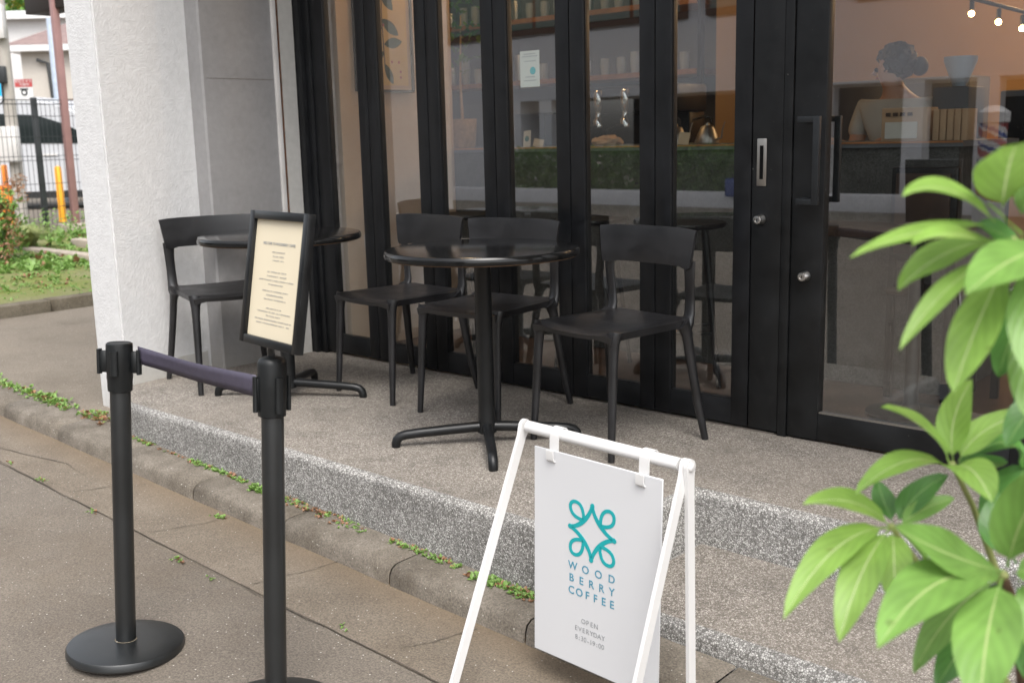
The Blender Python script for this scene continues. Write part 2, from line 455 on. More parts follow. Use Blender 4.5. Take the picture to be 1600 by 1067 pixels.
def stroke(bm, pts, w, y0, y1, closed=False):
    """flat ribbon of width w (value or list) drawn in the local xz plane, from depth y0 to y1"""
    n = len(pts); L = []; R = []
    for i, (x, z) in enumerate(pts):
        a = pts[(i - 1) % n] if closed else pts[max(i - 1, 0)]; b_ = pts[(i + 1) % n] if closed else pts[min(i + 1, n - 1)]
        tx, tz = b_[0] - a[0], b_[1] - a[1]; q = math.hypot(tx, tz) or 1; nx, nz = -tz / q, tx / q
        ww = (w[i] if isinstance(w, list) else w) / 2
        L.append((x + nx * ww, z + nz * ww)); R.append((x - nx * ww, z - nz * ww))
    def ring(y): return [bm.verts.new((x, y, z)) for x, z in L], [bm.verts.new((x, y, z)) for x, z in R]
    (l0, r0), (l1, r1) = ring(y0), ring(y1)
    m = n if closed else n - 1
    for i in range(m):
        j = (i + 1) % n
        bm.faces.new((l0[i], l0[j], r0[j], r0[i])); bm.faces.new((l1[i], r1[i], r1[j], l1[j]))
        bm.faces.new((l0[i], l1[i], l1[j], l0[j])); bm.faces.new((r0[i], r0[j], r1[j], r1[i]))


def text_obj(name, body, size, mat, parent, mtx, extrude=.0004, align='CENTER', spacing=1., weight=0):
    cu = bpy.data.curves.new(name, 'FONT'); cu.body = body; cu.size = size; cu.align_x = align
    cu.extrude = extrude; cu.space_character = spacing; cu.offset = weight
    t = bpy.data.objects.new(name, cu); C.objects.link(t)
    dg = bpy.context.evaluated_depsgraph_get(); me = bpy.data.meshes.new_from_object(t.evaluated_get(dg))
    C.objects.unlink(t); bpy.data.objects.remove(t)
    me.transform(mtx); me.materials.clear(); me.materials.append(M[mat])
    o = bpy.data.objects.new(name, me); C.objects.link(o); o.parent = parent
    o.matrix_parent_inverse = wmat(parent).inverted(); return o


def copy_tree(o, parent=None):
    c = o.copy(); C.objects.link(c); c.parent = parent
    for ch in list(o.children): copy_tree(ch, c)
    return c


def frame_mtx(org, ax, up):
    """local x = ax, z = up, y = away from the viewer of the face"""
    ax = Vector(ax).normalized(); up = Vector(up); up = (up - ax * up.dot(ax)).normalized(); ay = up.cross(ax)
    return Matrix(((ax.x, ay.x, up.x, org[0]), (ax.y, ay.y, up.y, org[1]), (ax.z, ay.z, up.z, org[2]), (0, 0, 0, 1)))


# ------------------------------------------------------------------ ground, road, kerb, terrace
def zc(x): return -.19 - .032 * (max(-9, min(1, x)) + 5)


def zroad(x, y):
    d = 2.08 - y
    z = zc(x) - .035 * min(d, .9)
    if d > 3: z += (-.32 - z) * min(1, (d - 3) / 6)
    return z


bm = B(); box(bm, -150, 150, -150, 150, -.8, -.6); struct(mk('ground', bm, 'conc_road', smooth=False))


def sheet(name, xs, ys, fz, mat):
    bm = B(); g = [[bm.verts.new((x, y, fz(x, y))) for y in ys] for x in xs]
    for i in range(len(xs) - 1):
        for j in range(len(ys) - 1): bm.faces.new((g[i][j], g[i + 1][j], g[i + 1][j + 1], g[i][j + 1]))
    return mk(name, bm, mat)


def lin(a, b, n): return [a + (b - a) * i / (n - 1) for i in range(n)]


XS = [-60, -30, -20] + lin(-14, 4, 37) + [8, 14, 30]
struct(sheet('road', XS, lin(-12, 1.2, 24) + [1.5, 1.8, 2.2], zroad, 'conc_road'))
GE = 1.775
struct(sheet('gutter', lin(-14, 4, 49), [GE, 1.85, 1.95, 2.12], lambda x, y: zroad(x, y) + .004, 'conc_gutter'))
# joints and cracks of the gutter: thin dark lines
bm = B()
def crack(pts, w=.006, dz=.007):
    q = []
    for (x, y), (x2, y2) in zip(pts, pts[1:]):
        k = 6
        for i in range(k): q.append((x + (x2 - x) * i / k + random.uniform(-.004, .004), y + (y2 - y) * i / k + random.uniform(-.004, .004)))
    q.append(pts[-1])
    vs = []
    for i, (x, y) in enumerate(q):
        a = q[max(i - 1, 0)]; b_ = q[min(i + 1, len(q) - 1)]; tx, ty = b_[0] - a[0], b_[1] - a[1]; L = math.hypot(tx, ty) or 1
        ww = w / 2 * random.uniform(.12, .8)
        vs.append((bm.verts.new((x - ty / L * ww, y + tx / L * ww, zroad(x, y) + dz)), bm.verts.new((x + ty / L * ww, y - tx / L * ww, zroad(x, y) + dz))))
    for a, b_ in zip(vs, vs[1:]): bm.faces.new((a[0], a[1], b_[1], b_[0]))
crack([(-9, GE + .005), (-7, GE), (-5.5, GE + .01), (-4.7, GE + .005), (-4.1, GE - .003), (-3.6, GE), (-2.85, GE - .01), (-2.3, GE), (-1, GE)], .009)
for a in ([(-4.95, 1.83), (-4.4, 1.95), (-4.2, 1.93)], [(-4.07, 1.79), (-3.97, 1.96), (-3.9, 2.04)], [(-3.33, 2.1), (-3.36, 1.97), (-3.42, 1.84), (-3.46, 1.78)],
          [(-2.72, 2.09), (-2.74, 1.98), (-2.77, 1.89), (-2.8, 1.8)], [(-2.05, 2.05), (-2.09, 1.92), (-2.14, 1.83)], [(-5.6, 1.8), (-5.5, 2.05)], [(-1.4, 1.8), (-1.36, 2.07)]):
    crack(a)
struct(mk('joint_lines', bm, 'joint', smooth=False))
# kerb: one rounded upstand, cut into stones about 0.58 m long
prof = [(2.068, -.03), (2.078, .04), (2.088, .058), (2.106, .068), (2.16, .07), (2.26, .072)]
bm = B(); xs = [-12.2 + .573 * i for i in range(21)]
for a in xs:
    b_ = a + .573 - .005
    rows = []
    for x in (a, a + .006, a + .2, b_ - .2, b_ - .006, b_):
        s = .004 if x in (a, b_) else 0
        rows.append([bm.verts.new((x, y + (s if i < 4 else 0) + .003 * math.sin(x * 9 + i), zc(x) + z - (s if i > 0 else 0))) for i, (y, z) in enumerate(prof)])
    for r1, r2 in zip(rows, rows[1:]):
        for i in range(len(prof) - 1): bm.faces.new((r1[i], r1[i + 1], r2[i + 1], r2[i]))
kerb = struct(mk('kerb', bm, 'kerb', angle=60))

bm = B()
prism(bm, [(-4.95, 3.6), (-4.95, 2.52), (-4.74, 2.42), (-4.52, 2.255), (-4.44, 2.235), (-1.79, 2.235), (-1.79, 2.79), (3.5, 2.79), (3.5, 3.6)], -.5, 0, .028, 4, 1, 0)
struct(mk('terrace', bm, 'agg_top', mats=['agg_top', 'agg_side'], angle=50), 'washed aggregate terrace in front of the cafe')
bm = B(); prism(bm, [(-1.79, 2.83), (-1.79, 2.262), (3.5, 2.262), (3.5, 2.83)], -.5, -.176, .03, 4, 1, 0)
struct(mk('step', bm, 'agg_top', mats=['agg_top', 'agg_side'], angle=50), 'lower washed aggregate step')
# apron behind the kerb at the left, planted bed and its edging
struct(sheet('pavement', lin(-7.6, -4.3, 12), lin(2.22, 14, 24), lambda x, y: zc(x) + .062 + .006 * (y - 2.22), 'apron'))
bm = B()
for x, y0, y1 in ((-7.62, 2.0, 3.4), (-7.66, 3.4, 5.2), (-7.7, 5.2, 9)): box(bm, x - .13, x, y0, y1 - .008, -.3, .045, .016)
tag(mk('bed_edging', bm, 'edging'), 'worn concrete edging stones along the mossy planting bed', 'edging')
for x0, x1, y, z, lab in ((-9.4, -8.4, 3.05, .05, 'nearest the pavement'), (-11.6, -9.8, 4.75, .12, 'longest of three, across the middle of the planting bed'), (-11.3, -10.6, 5.3, .16, 'farthest back beside the steel column footing')):
    bm = B(); box(bm, x0, x1, y, y + .14, -.1, z, .02); tag(mk('edging_stone', bm, 'block'), 'low concrete edging stone among weeds, ' + lab, 'edging', 'edging stones in the bed')
struct(sheet('planting_bed', lin(-12.9, -7.7, 24), lin(2.2, 14, 40), lambda x, y: .015 + .09 * min(1, (-7.7 - x) / 4) + .015 * math.sin(x * 3) * math.sin(y * 4), 'moss'))
struct(sheet('car_park', [-60, -30, -20, -16, -12.9], [2.25, 10, 20, 40], lambda x, y: .07, 'conc_road'))

# ------------------------------------------------------------------ the cafe building
FY = 3.505
cafe = thing('cafe_building', 'cafe front with white roughcast pillar and black framed folding glass doors', 'building', (-2.5, 3.6, 0))
bm = B(); prism(bm, [(-4.955, 2.405), (-4.955, 2.93), (-4.785, 2.93), (-4.715, 2.418)], -.5, 2.9, 0, 1, 0)
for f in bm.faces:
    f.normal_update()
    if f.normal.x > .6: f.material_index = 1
bmesh.ops.bevel(bm, geom=[e for e in bm.edges if abs(e.verts[0].co.z - e.verts[1].co.z) > 1], offset=.008, segments=2, affect='EDGES')
pil = mk('pillar', bm, None, cafe, mats=['white_stucco', 'grey_stucco'], angle=25)
# inner low skirting of the pillar
bm = B(); prism(bm, [(-4.78, 2.90), (-4.712, 2.45), (-4.706, 2.45), (-4.774, 2.90)], -.02, .085); mk('skirting', bm, 'skirt', cafe, False)
bm = B(); prism(bm, [(-4.95, 2.922), (-4.95, 3.6), (-4.67, 3.6), (-4.67, 2.930), (-4.68, 2.922)], -.5, 2.9)
for f in bm.faces:
    f.normal_update()
    if f.normal.y < -.6: f.material_index = 1
mk('side_wall', bm, None, cafe, False, mats=['conc_wall', 'lit_strip'])
boxo('wall_seam', -4.675, -4.6688, 2.945, 3.34, 1.432, 1.4335, 'edging', cafe)
boxo('corner_trim', -4.672, -4.655, 3.338, 3.364, 0, 2.9, 'trim_white', cafe, .003)
boxo('rust_line', -4.672, -4.664, 3.372, 3.380, 0, 2.9, 'rust', cafe)
boxo('plaster_strip', -4.672, -4.660, 3.381, 3.468, .0, 2.9, 'skirt', cafe)
boxo('canopy', -5.2, 6, 2.36, 9.6, 2.9, 3.2, 'grey_stucco', cafe)
boxo('upper_wall', -5.2, 6, 2.42, 2.7, 3.2, 7.0, 'white_stucco', cafe)
# jambs, header, sill track
def fbox(name, x0, x1, y0, y1, z0, z1, par=cafe, mat='frame', bev=.002): return boxo(name, x0, x1, y0, y1, z0, z1, mat, par, bev)
fbox('door_jamb', -4.668, -4.618, 3.472, 3.62, 0.0, 2.5)
fbox('door_jamb', -4.617, -4.569, 3.497, 3.62, 0.0, 2.5)
fbox('door_header', -4.66, 4, 3.49, 3.62, 2.45, 2.9)
fbox('sill_track', -4.56, -1.9, 3.503, 3.60, -.003, .006, mat='nickel', bev=0)
fbox('door_jamb', -1.888, -1.853, 3.500, 3.62, 0, 2.45, mat='frame_worn')
for i in range(6):
    x0 = -4.566 + .4255 * i; x1 = x0 + .4255 - .004
    lw_ = .1 if i == 0 else .072; bm = B()
    box(bm, x0, x0 + lw_, FY, FY + .045, .012, 2.44, .0025); box(bm, x1 - .072, x1, FY, FY + .045, .012, 2.44, .0025)
    box(bm, x0 + lw_ + .0005, x1 - .0725, FY + .002, FY + .043, .014, .108, .0015); box(bm, x0 + lw_ + .0005, x1 - .0725, FY + .002, FY + .043, 2.34, 2.438, .0015)
    d = mk('folding_door', bm, 'frame', cafe)
    g0 = x0 + (.098 if i == 0 else .07)
    bm = B(); box(bm, g0, x1 - .07, FY + .022, FY + .028, .1, 2.35); mk('glass', bm, 'glass', d, False)
    bm = B()
    for a in (g0 + .003, x1 - .0755): box(bm, a, a + .0025, FY + .012, FY + .021, .109, 2.339)
    box(bm, g0 + .006, x1 - .076, FY + .004, FY + .021, .1085, .112); mk('glazing_bead', bm, 'iron', d, False)
# lock stile
st = fbox('lock_stile', -2.011, -1.891, FY - .001, FY + .046, .012, 2.44, mat='frame_worn')
boxo('flush_pull', -1.992, -1.953, FY - .005, FY + .001, .92, 1.09, 'nickel', st, .003)
boxo('pull_slot_shade', -1.979, -1.965, FY - .0065, FY + .0, .945, 1.065, 'dark', st)  # raised black strip painted in for the shade inside the pull
def knob(x, z, par):
    bm = B(); lathe(bm, [(.019, 0), (.019, .006), (.0165, .009), (.0165, .03), (.014, .033), (.009, .0335), (.008, .031), (0, .031)], (x, FY, z), 24, (0, -1, 0)); k = mk('lock_cylinder', bm, 'steel', par)
    boxo('keyway', x - .0012, x + .0012, FY - .0325, FY - .03, z - .004, z + .004, 'dark', k)
knob(-1.972, .80, st)
# hinged glass door and fixed light to its right
def leaf_door(x0, x1, name):
    bm = B(); box(bm, x0, x0 + .12, FY, FY + .045, .008, 2.44, .0025); box(bm, x1 - .12, x1, FY, FY + .045, .008, 2.44, .0025)
    box(bm, x0 + .1205, x1 - .1205, FY + .002, FY + .043, .01, .108, .0015); box(bm, x0 + .1205, x1 - .1205, FY + .002, FY + .043, 2.33, 2.438, .0015)
    d = mk(name, bm, 'frame_worn', cafe)
    bm = B(); box(bm, x0 + .118, x1 - .118, FY + .022, FY + .028, .1, 2.34); mk('glass', bm, 'glass', d, False)
    bm = B(); box(bm, x0 + .124, x1 - .124, FY + .004, FY + .021, .1085, .114); mk('glazing_bead', bm, 'nickel', d, False)
    return d
gd = leaf_door(-1.850, -.945, 'glass_door')
leaf_door(-.93, -.02, 'glass_door'); leaf_door(0.0, .9, 'glass_door')
knob(-1.79, .605, gd)
bm = B()
box(bm, -1.744, -1.722, 3.438, 3.456, .862, 1.162, .0015)
for z in (.862, 1.142): box(bm, -1.803, -1.7445, 3.4385, 3.4555, z, z + .02, .001); box(bm, -1.803, -1.786, 3.4558, FY, z, z + .02, .0005)
mk('pull_handle', bm, 'handle', gd)
bm = B()
box(bm, -1.746, -1.724, 3.602, 3.62, .862, 1.162, .0015)
for z in (.862, 1.142): box(bm, -1.760, -1.7465, 3.5505, 3.6195, z, z + .02, .001)
mk('pull_handle', bm, 'handle', gd)
# interior shell
boxo('inner_wall', -4.75, -4.5, 3.622, 4.44, 0, 2.9, 'int_beige', cafe)
boxo('inner_floor', -4.7, 6, 3.605, 9.5, -.3, -.006, 'int_floor', cafe)
boxo('back_wall', -6.75, -3.91, 6.6, 6.8, 0, 2.9, 'bargrey', cafe)
boxo('outer_wall', -7, -4.751, 4.2, 4.44, -.3, 2.9, 'white_stucco', cafe)
boxo('outer_wall', -7, -6.8, 4.441, 9.3, -.3, 2.9, 'white_stucco', cafe)
boxo('back_wall', -6.8, 6, 8.9, 9.1, 0, 2.9, 'int_warm', cafe)
boxo('inner_column', -3.90, -3.68, 6.3, 6.8, 0, 2.9, 'int_warm', cafe)
boxo('inner_wall', 5.8, 6, 3.7, 9.1, 0, 2.9, 'int_warm', cafe)
boxo('inner_ceiling', -6.79, 6, 3.63, 9.1, 2.86, 2.895, 'int_ceil', cafe)

# ------------------------------------------------------------------ cafe chairs
def make_chair():
    t = thing('cafe_chair', 'x', 'chair')
    # seat shell
    bm = B(); nu, nv = 14, 12; top = []; bot = []
    for j in range(nv + 1):
        v = j / nv; y = -.222 + v * .425; hw = (.212 - .012 * v) * (1 - .035 * max(0, (.12 - v) / .12) ** 2) * (1 - .05 * max(0, (v - .9) / .1) ** 2)
        rt = []; rb = []
        for i in range(nu + 1):
            u = -1 + 2 * i / nu
            yy = y - .012 * (1 - u * u) * (1 - v)
            dish = -.011 * (1 - u * u) * math.sin(PI * min(1, v * .9 + .12)) + .004 * abs(u) ** 3
            edge = -.007 * max(0, (abs(u) - .9) / .1) ** 2 - .012 * max(0, (.07 - v) / .07) ** 2
            rt.append(bm.verts.new((u * hw, yy, .452 + dish + edge)))
            rb.append(bm.verts.new((u * hw * .985, yy + (.004 if v < .05 else 0), .452 + dish - .016 - .016 * max(0, (abs(u) - .75) / .25) - .012 * max(0, (.1 - v) / .1))))
        top.append(rt); bot.append(rb)
    for j in range(nv):
        for i in range(nu):
            bm.faces.new((top[j][i], top[j][i + 1], top[j + 1][i + 1], top[j + 1][i])); bm.faces.new((bot[j][i], bot[j + 1][i], bot[j + 1][i + 1], bot[j][i + 1]))
    for j in range(nv):
        for s in (0, nu): bm.faces.new((top[j][s], top[j + 1][s], bot[j + 1][s], bot[j][s]))
    for i in range(nu):
        for s in (0, nv): bm.faces.new((top[s][i], top[s][i + 1], bot[s][i + 1], bot[s][i]))
    mk('seat', bm, 'chair', t, angle=50, world=False)
    for s in (-1, 1):
        # front leg with flared root
        bm = B(); tube(bm, [(s * .188, -.188, .443), (s * .191, -.194, .43), (s * .193, -.197, .40), (s * .195, -.2, .36), (s * .2, -.212, .18), (s * .206, -.224, .0)],
                       [(.034, .026), (.027, .022), (.021, .018), (.0185, .0165), (.016, .0145), (.0125, .012)], 14, up=(1, 0, 0)); mk('leg', bm, 'chair', t, angle=60, world=False)
        bm = B(); tube(bm, [(s * .196, .150, .442), (s * .199, .163, .425), (s * .203, .172, .39), (s * .212, .186, .28), (s * .226, .205, .14), (s * .243, .229, .0)],
                       [(.026, .034), (.022, .027), (.0175, .022), (.0165, .0185), (.0155, .017), (.0125, .013)], 14, up=(1, 0, 0)); mk('leg', bm, 'chair', t, angle=60, world=False)
        # upright from seat corner to backrest
        bm = B(); tube(bm, [(s * .196, .166, .41), (s * .197, .180, .44), (s * .197, .190, .475), (s * .199, .188, .53), (s * .203, .182, .60), (s * .203, .180, .665)],
                       [(.022, .022), (.026, .019), (.023, .012), (.0215, .0095), (.0225, .009), (.027, .009)], 14, up=(1, 0, 0)); mk('upright', bm, 'chair', t, angle=60, world=False)
    # backrest band
    bm = B(); nu, nv = 20, 6; F = []; K = []
    for j in range(nv + 1):
        v = j / nv; hw = .222 + .02 * v; z = .642 + .138 * v; rf = []; rk = []
        for i in range(nu + 1):
            u = -1 + 2 * i / nu
            zz = z - (.006 * abs(u) ** 6 if v > .9 else 0) + (.007 * abs(u) ** 8 if v < .1 else 0)
            if v == 0: zz -= .012 * max(0, 1 - ((abs(u) - .9) / .14) ** 2) if abs(u) > .76 else 0
            y = .196 + .010 * v - .034 * u * u
            th = .0055 * (1 if 0 < v < 1 else .6)
            rf.append(bm.verts.new((u * hw, y - th, zz))); rk.append(bm.verts.new((u * hw, y + th, zz)))
        F.append(rf); K.append(rk)
    for j in range(nv):
        for i in range(nu):
            bm.faces.new((F[j][i], F[j + 1][i], F[j + 1][i + 1], F[j][i + 1])); bm.faces.new((K[j][i], K[j][i + 1], K[j + 1][i + 1], K[j + 1][i]))
    for j in range(nv):
        for s in (0, nu): bm.faces.new((F[j][s], K[j][s], K[j + 1][s], F[j + 1][s]))
    for i in range(nu):
        for s in (0, nv): bm.faces.new((F[s][i], F[s][i + 1], K[s][i + 1], K[s][i]))
    mk('backrest', bm, 'chair', t, angle=50, world=False)
    return t


chair0 = make_chair()
CH = [(-2.342, 3.105, -8, 'black plastic chair in front of the folding doors, right of the near round table'),
      (-3.035, 3.17, 5, 'black plastic chair directly behind the near round table, seat partly hidden by its column'),
      (-3.585, 3.175, -5, 'black plastic chair between the two round tables, against the left folding doors'),
      (-4.40, 2.79, 73, 'black plastic chair beside the white pillar, its backrest turned to the pillar')]
for i, (x, y, r, lab) in enumerate(CH):
    o = chair0 if i == 0 else copy_tree(chair0)
    o.location = (x, y, 0); o.rotation_euler = (0, 0, math.radians(r)); o['label'] = lab; o['category'] = 'chair'; o['group'] = 'black chairs on the terrace'


# ------------------------------------------------------------------ round tables
def make_table():
    t = thing('round_table', 'x', 'table')
    bm = B(); R_ = .35
    lathe(bm, [(0, .73), (R_ - .012, .73), (R_ - .004, .7285), (R_, .724), (R_ + .003, .712), (R_ + .001, .703), (R_ - .006, .701), (0, .701)], n=96); mk('tabletop', bm, 'tabletop', t, angle=30, world=False)
    bm = B(); lathe(bm, [(R_ - .02, .7005), (R_ - .008, .7005), (R_ - .008, .698), (R_ - .02, .698)], n=96); mk('brass_edge', bm, 'bark', t, world=False)
    bm = B(); lathe(bm, [(.13, .697), (.13, .69), (.04, .683), (.031, .66), (.031, .09), (.034, .06), (.036, .045), (.03, .04)], n=32); mk('column', bm, 'iron', t, angle=40, world=False)
    for k in range(4):
        a = math.radians(90 * k); c, s = math.cos(a), math.sin(a)
        bm = B(); pr = [(.0, .066, .019), (.05, .064, .0195), (.15, .058, .019), (.25, .051, .018), (.30, .046, .0175), (.322, .040, .0175), (.335, .028, .0175), (.339, .012, .0170), (.339, .0, .016)]
        tube(bm, [(c * x, s * x, z) for x, z, r in pr], [r for x, z, r in pr], 16); mk('foot', bm, 'iron', t, angle=50, world=False)
    return t


tb = make_table(); tb.location = (-2.68, 2.768, 0); tb.rotation_euler = (0, 0, math.radians(-43)); tb['label'] = 'round black bistro table nearest the white sandwich board'; tb['category'] = 'table'; tb['group'] = 'round bistro tables'
# paint chips on one foot of the near table
chips = []
for x, s_, dz in ((.24, .012, .012), (.205, .016, .014), (.29, .008, .01)):
    bm = B(); ring = []
    for k in range(7):
        a = 2 * PI * k / 7; rr = s_ * random.uniform(.5, 1.)
        ang = math.radians(-12) + math.sin(a) * rr * .5 / .018
        xx = x + math.cos(a) * rr; rad = .0192; zc_ = .052 if x < .27 else .047
        ring.append(bm.verts.new((xx, rad * math.cos(ang) , zc_ + rad * math.sin(ang))))
    bm.faces.new(ring); chip = mk('paint_chip', bm, 'steel', None, False); chip.data.transform(Matrix.Rotation(PI, 4, 'Z')); chips.append(chip)
tb2 = copy_tree(tb)
for chip in chips: chip.parent = tb
tb2.location = (-3.90, 2.765, 0); tb2.rotation_euler = (0, 0, math.radians(34)); tb2['label'] = 'round black bistro table farther back beside the pillar, behind the framed notice'


# ------------------------------------------------------------------ stanchions with belt
def make_stanchion():
    t = thing('queue_stanchion', 'x', 'stanchion')
    bm = B(); lathe(bm, [(0, .031), (.03, .031), (.1, .0285), (.15, .0255), (.157, .0235), (.16, .019), (.161, .004), (.158, 0), (0, 0)], n=72); mk('base', bm, 'post', t, angle=35, world=False)
    bm = B(); lathe(bm, [(.0275, .028), (.0275, .76), (.0, .76)], n=32); mk('pole', bm, 'post', t, world=False)
    bm = B(); lathe(bm, [(.0277, .0305), (.0305, .0318), (.0277, .0325)], n=32); mk('dust_ring', bm, 'edging', t, world=False)
    bm = B(); lathe(bm, [(.028, .742), (.0325, .744), (.0335, .775), (.0345, .78), (.0355, .868), (.0345, .8735), (.031, .876), (.030, .8745), (0, .8745)], n=32); mk('head', bm, 'plastic', t, angle=35, world=False)
    return t


def receiver(t, ang, z0=.79, z1=.857, out=.0, mat='plastic'):
    bm = B(); c, s = math.cos(ang), math.sin(ang); m = Matrix.Rotation(ang, 4, 'Z')
    box(bm, .033, .038 + out, -.006, .006, z0 + .004, z1 - .004, .001, 1, 0, m)
    tube(bm, [m @ Vector((.042 + out, 0, z0)), m @ Vector((.042 + out, 0, z1))], [(.0065, .011), (.0065, .011)], 16, up=(c, s, 0))
    return mk('belt_receiver', bm, mat, t, angle=50, world=False)


s1 = make_stanchion(); s1['label'] = 'black belt stanchion at left with flat cap and full round base in view'; s1['category'] = 'stanchion'; s1['group'] = 'belt stanchions'
s2 = copy_tree(s1); s2['label'] = 'black belt stanchion carrying the framed notice'
b1, t1 = Vector((-2.742, 1.330, zroad(-2.74, 1.33) + .001)), Vector((-2.736, 1.392, .592))
b2, t2 = Vector((-2.150, 1.420, zroad(-2.15, 1.42) + .001)), Vector((-2.172, 1.493, .592))
for s_, b_, t_ in ((s1, b1, t1), (s2, b2, t2)):
    ax = (t_ - b_).normalized(); q = Vector((0, 0, 1)).rotation_difference(ax)
    s_.rotation_mode = 'QUATERNION'; s_.rotation_quaternion = q; s_.location = b_
    s_.scale = (1, 1, (t_ - b_).length / .876)
bd = math.atan2(t2.y - t1.y, t2.x - t1.x)
h1_ = math.radians(40)
for a, o_ in ((h1_, .012), (h1_ + PI / 2, 0), (h1_ + PI, .014), (h1_ - PI / 2, -.004)): receiver(s1, a, out=o_)
for k, o_ in ((-118, -.001), (-8, -.003), (80, 0), (165, -.003)): receiver(s2, math.radians(k), .755, .84, out=o_)
bm = B(); lathe(bm, [(.0355, .868), (.035, .874), (.031, .882), (.022, .887), (0, .888)], n=32); mk('cap', bm, 'plastic', s2, world=False)
# belt
dv = Vector((math.cos(bd), math.sin(bd), 0)); a0 = t1 + Vector((math.cos(h1_), math.sin(h1_), 0)) * .049 + dv * .003; a1 = t2 + Vector((math.cos(math.radians(-118)), math.sin(math.radians(-118)), 0)) * .040
bm = B(); nn = 24; rows = []
pv = Vector((-dv.y, dv.x, 0))
for i in range(nn + 1):
    t = i / nn; p = a0.lerp(a1, t); zt = .581 - .020 * t - .004 * math.sin(PI * t); hgt = .049 + .007 * t
    tw = .006 * math.sin(PI * t)
    row = []
    for k in range(4):
        w = k / 3; off = tw * (w - .5) * 2 + .002 * math.sin(t * 9)
        row.append(bm.verts.new((p.x + pv.x * off, p.y + pv.y * off, zt - hgt * w)))
    rows.append(row)
for r1, r2 in zip(rows, rows[1:]):
    for k in range(3): bm.faces.new((r1[k], r1[k + 1], r2[k + 1], r2[k]))
belt = mk('belt', bm, 'belt', s1); bpy.context.view_layer.update()
belt.matrix_parent_inverse = s1.matrix_world.inverted()
so = belt.modifiers.new('thickness', 'SOLIDIFY'); so.thickness = .0012

# ------------------------------------------------------------------ framed notice on the second stanchion
UX = Vector((.99, -.115, 0)).normalized(); nb = Vector((UX.y, -UX.x, 0)); tilt = math.radians(10)
up = Vector((0, 0, 1)) * math.cos(tilt) - nb * math.sin(tilt)
cen = P(431.5, 438, 2.565)
FMx = frame_mtx(cen, UX, up)
nt = thing('framed_notice', 'black framed cream notice tilted back on top of the right stanchion', 'notice', (t2.x, t2.y, t2.z))
bm = B(); w2, h2, fw, th = .139, .163, .0205, .022
for a in ((-w2, -w2 + fw, -h2, h2), (w2 - fw, w2, -h2, h2)): box(bm, a[0], a[1], -.011, .011, a[2], a[3], .0018, 2, 0, FMx)
for a in ((-h2, -h2 + fw), (h2 - fw, h2)): box(bm, -w2 + fw + .0002, w2 - fw - .0002, -.0108, .0108, a[0], a[1], .0018, 2, 0, FMx)
mk('frame', bm, 'iron', nt)
bm = B(); box(bm, -w2 + fw - .004, w2 - fw + .004, .000, .004, -h2 + fw - .004, h2 - fw + .004, 0, 1, 0, FMx); pp = mk('paper', bm, 'cream', nt, False)
bm = B(); box(bm, -w2 + .012, w2 - .012, .0045, .0085, -h2 + .012, h2 - .012, 0, 1, 0, FMx); mk('back_panel', bm, 'iron', nt, False)
tm = FMx @ Matrix.Translation((0, -.0006, 0)) @ Matrix.Rotation(PI / 2, 4, 'X')
def ttm(x, z): return FMx @ Matrix.Translation((x, -.0008, z)) @ Matrix.Rotation(PI / 2, 4, 'X')
text_obj('heading', 'WELCOME TO WOODBERRY COFFEE', .0092, 'grey_ink', pp, ttm(0, .083), .0002, spacing=1.0)
bm = B()
for z, hw_ in ((.066, .03), (.056, .027), (.046, .027), (.018, .046), (.008, .047), (-.002, .082), (-.012, .035), (-.028, .062), (-.038, .040), (-.048, .052), (-.070, .036), (-.079, .083), (-.088, .034), (-.098, .088), (-.107, .080)):
    x = -hw_
    while x < hw_:
        cw = random.uniform(.0013, .0024)
        if random.random() < .86: box(bm, x, x + cw, -.0008, -.0002, z - random.uniform(.0008, .0014), z + random.uniform(.0008, .0016), 0, 1, 0, FMx)
        x += cw + .0009
stuff_part = mk('small_print', bm, 'light_ink', pp, False)
ft = cen - up * .166
bm = B(); tube(bm, [t2 + Vector((0, 0, .008)), t2 + Vector((0, 0, .03)), cen + FMx.to_3x3() @ Vector((0, .012, -.12))], .009, 16); mk('rod', bm, 'post', nt)
bm = B(); lathe(bm, [(.012, 0), (.012, .003), (.009, .004)], t2 + Vector((0, 0, .007)), 20); mk('brass_ring', bm, 'tan', nt)

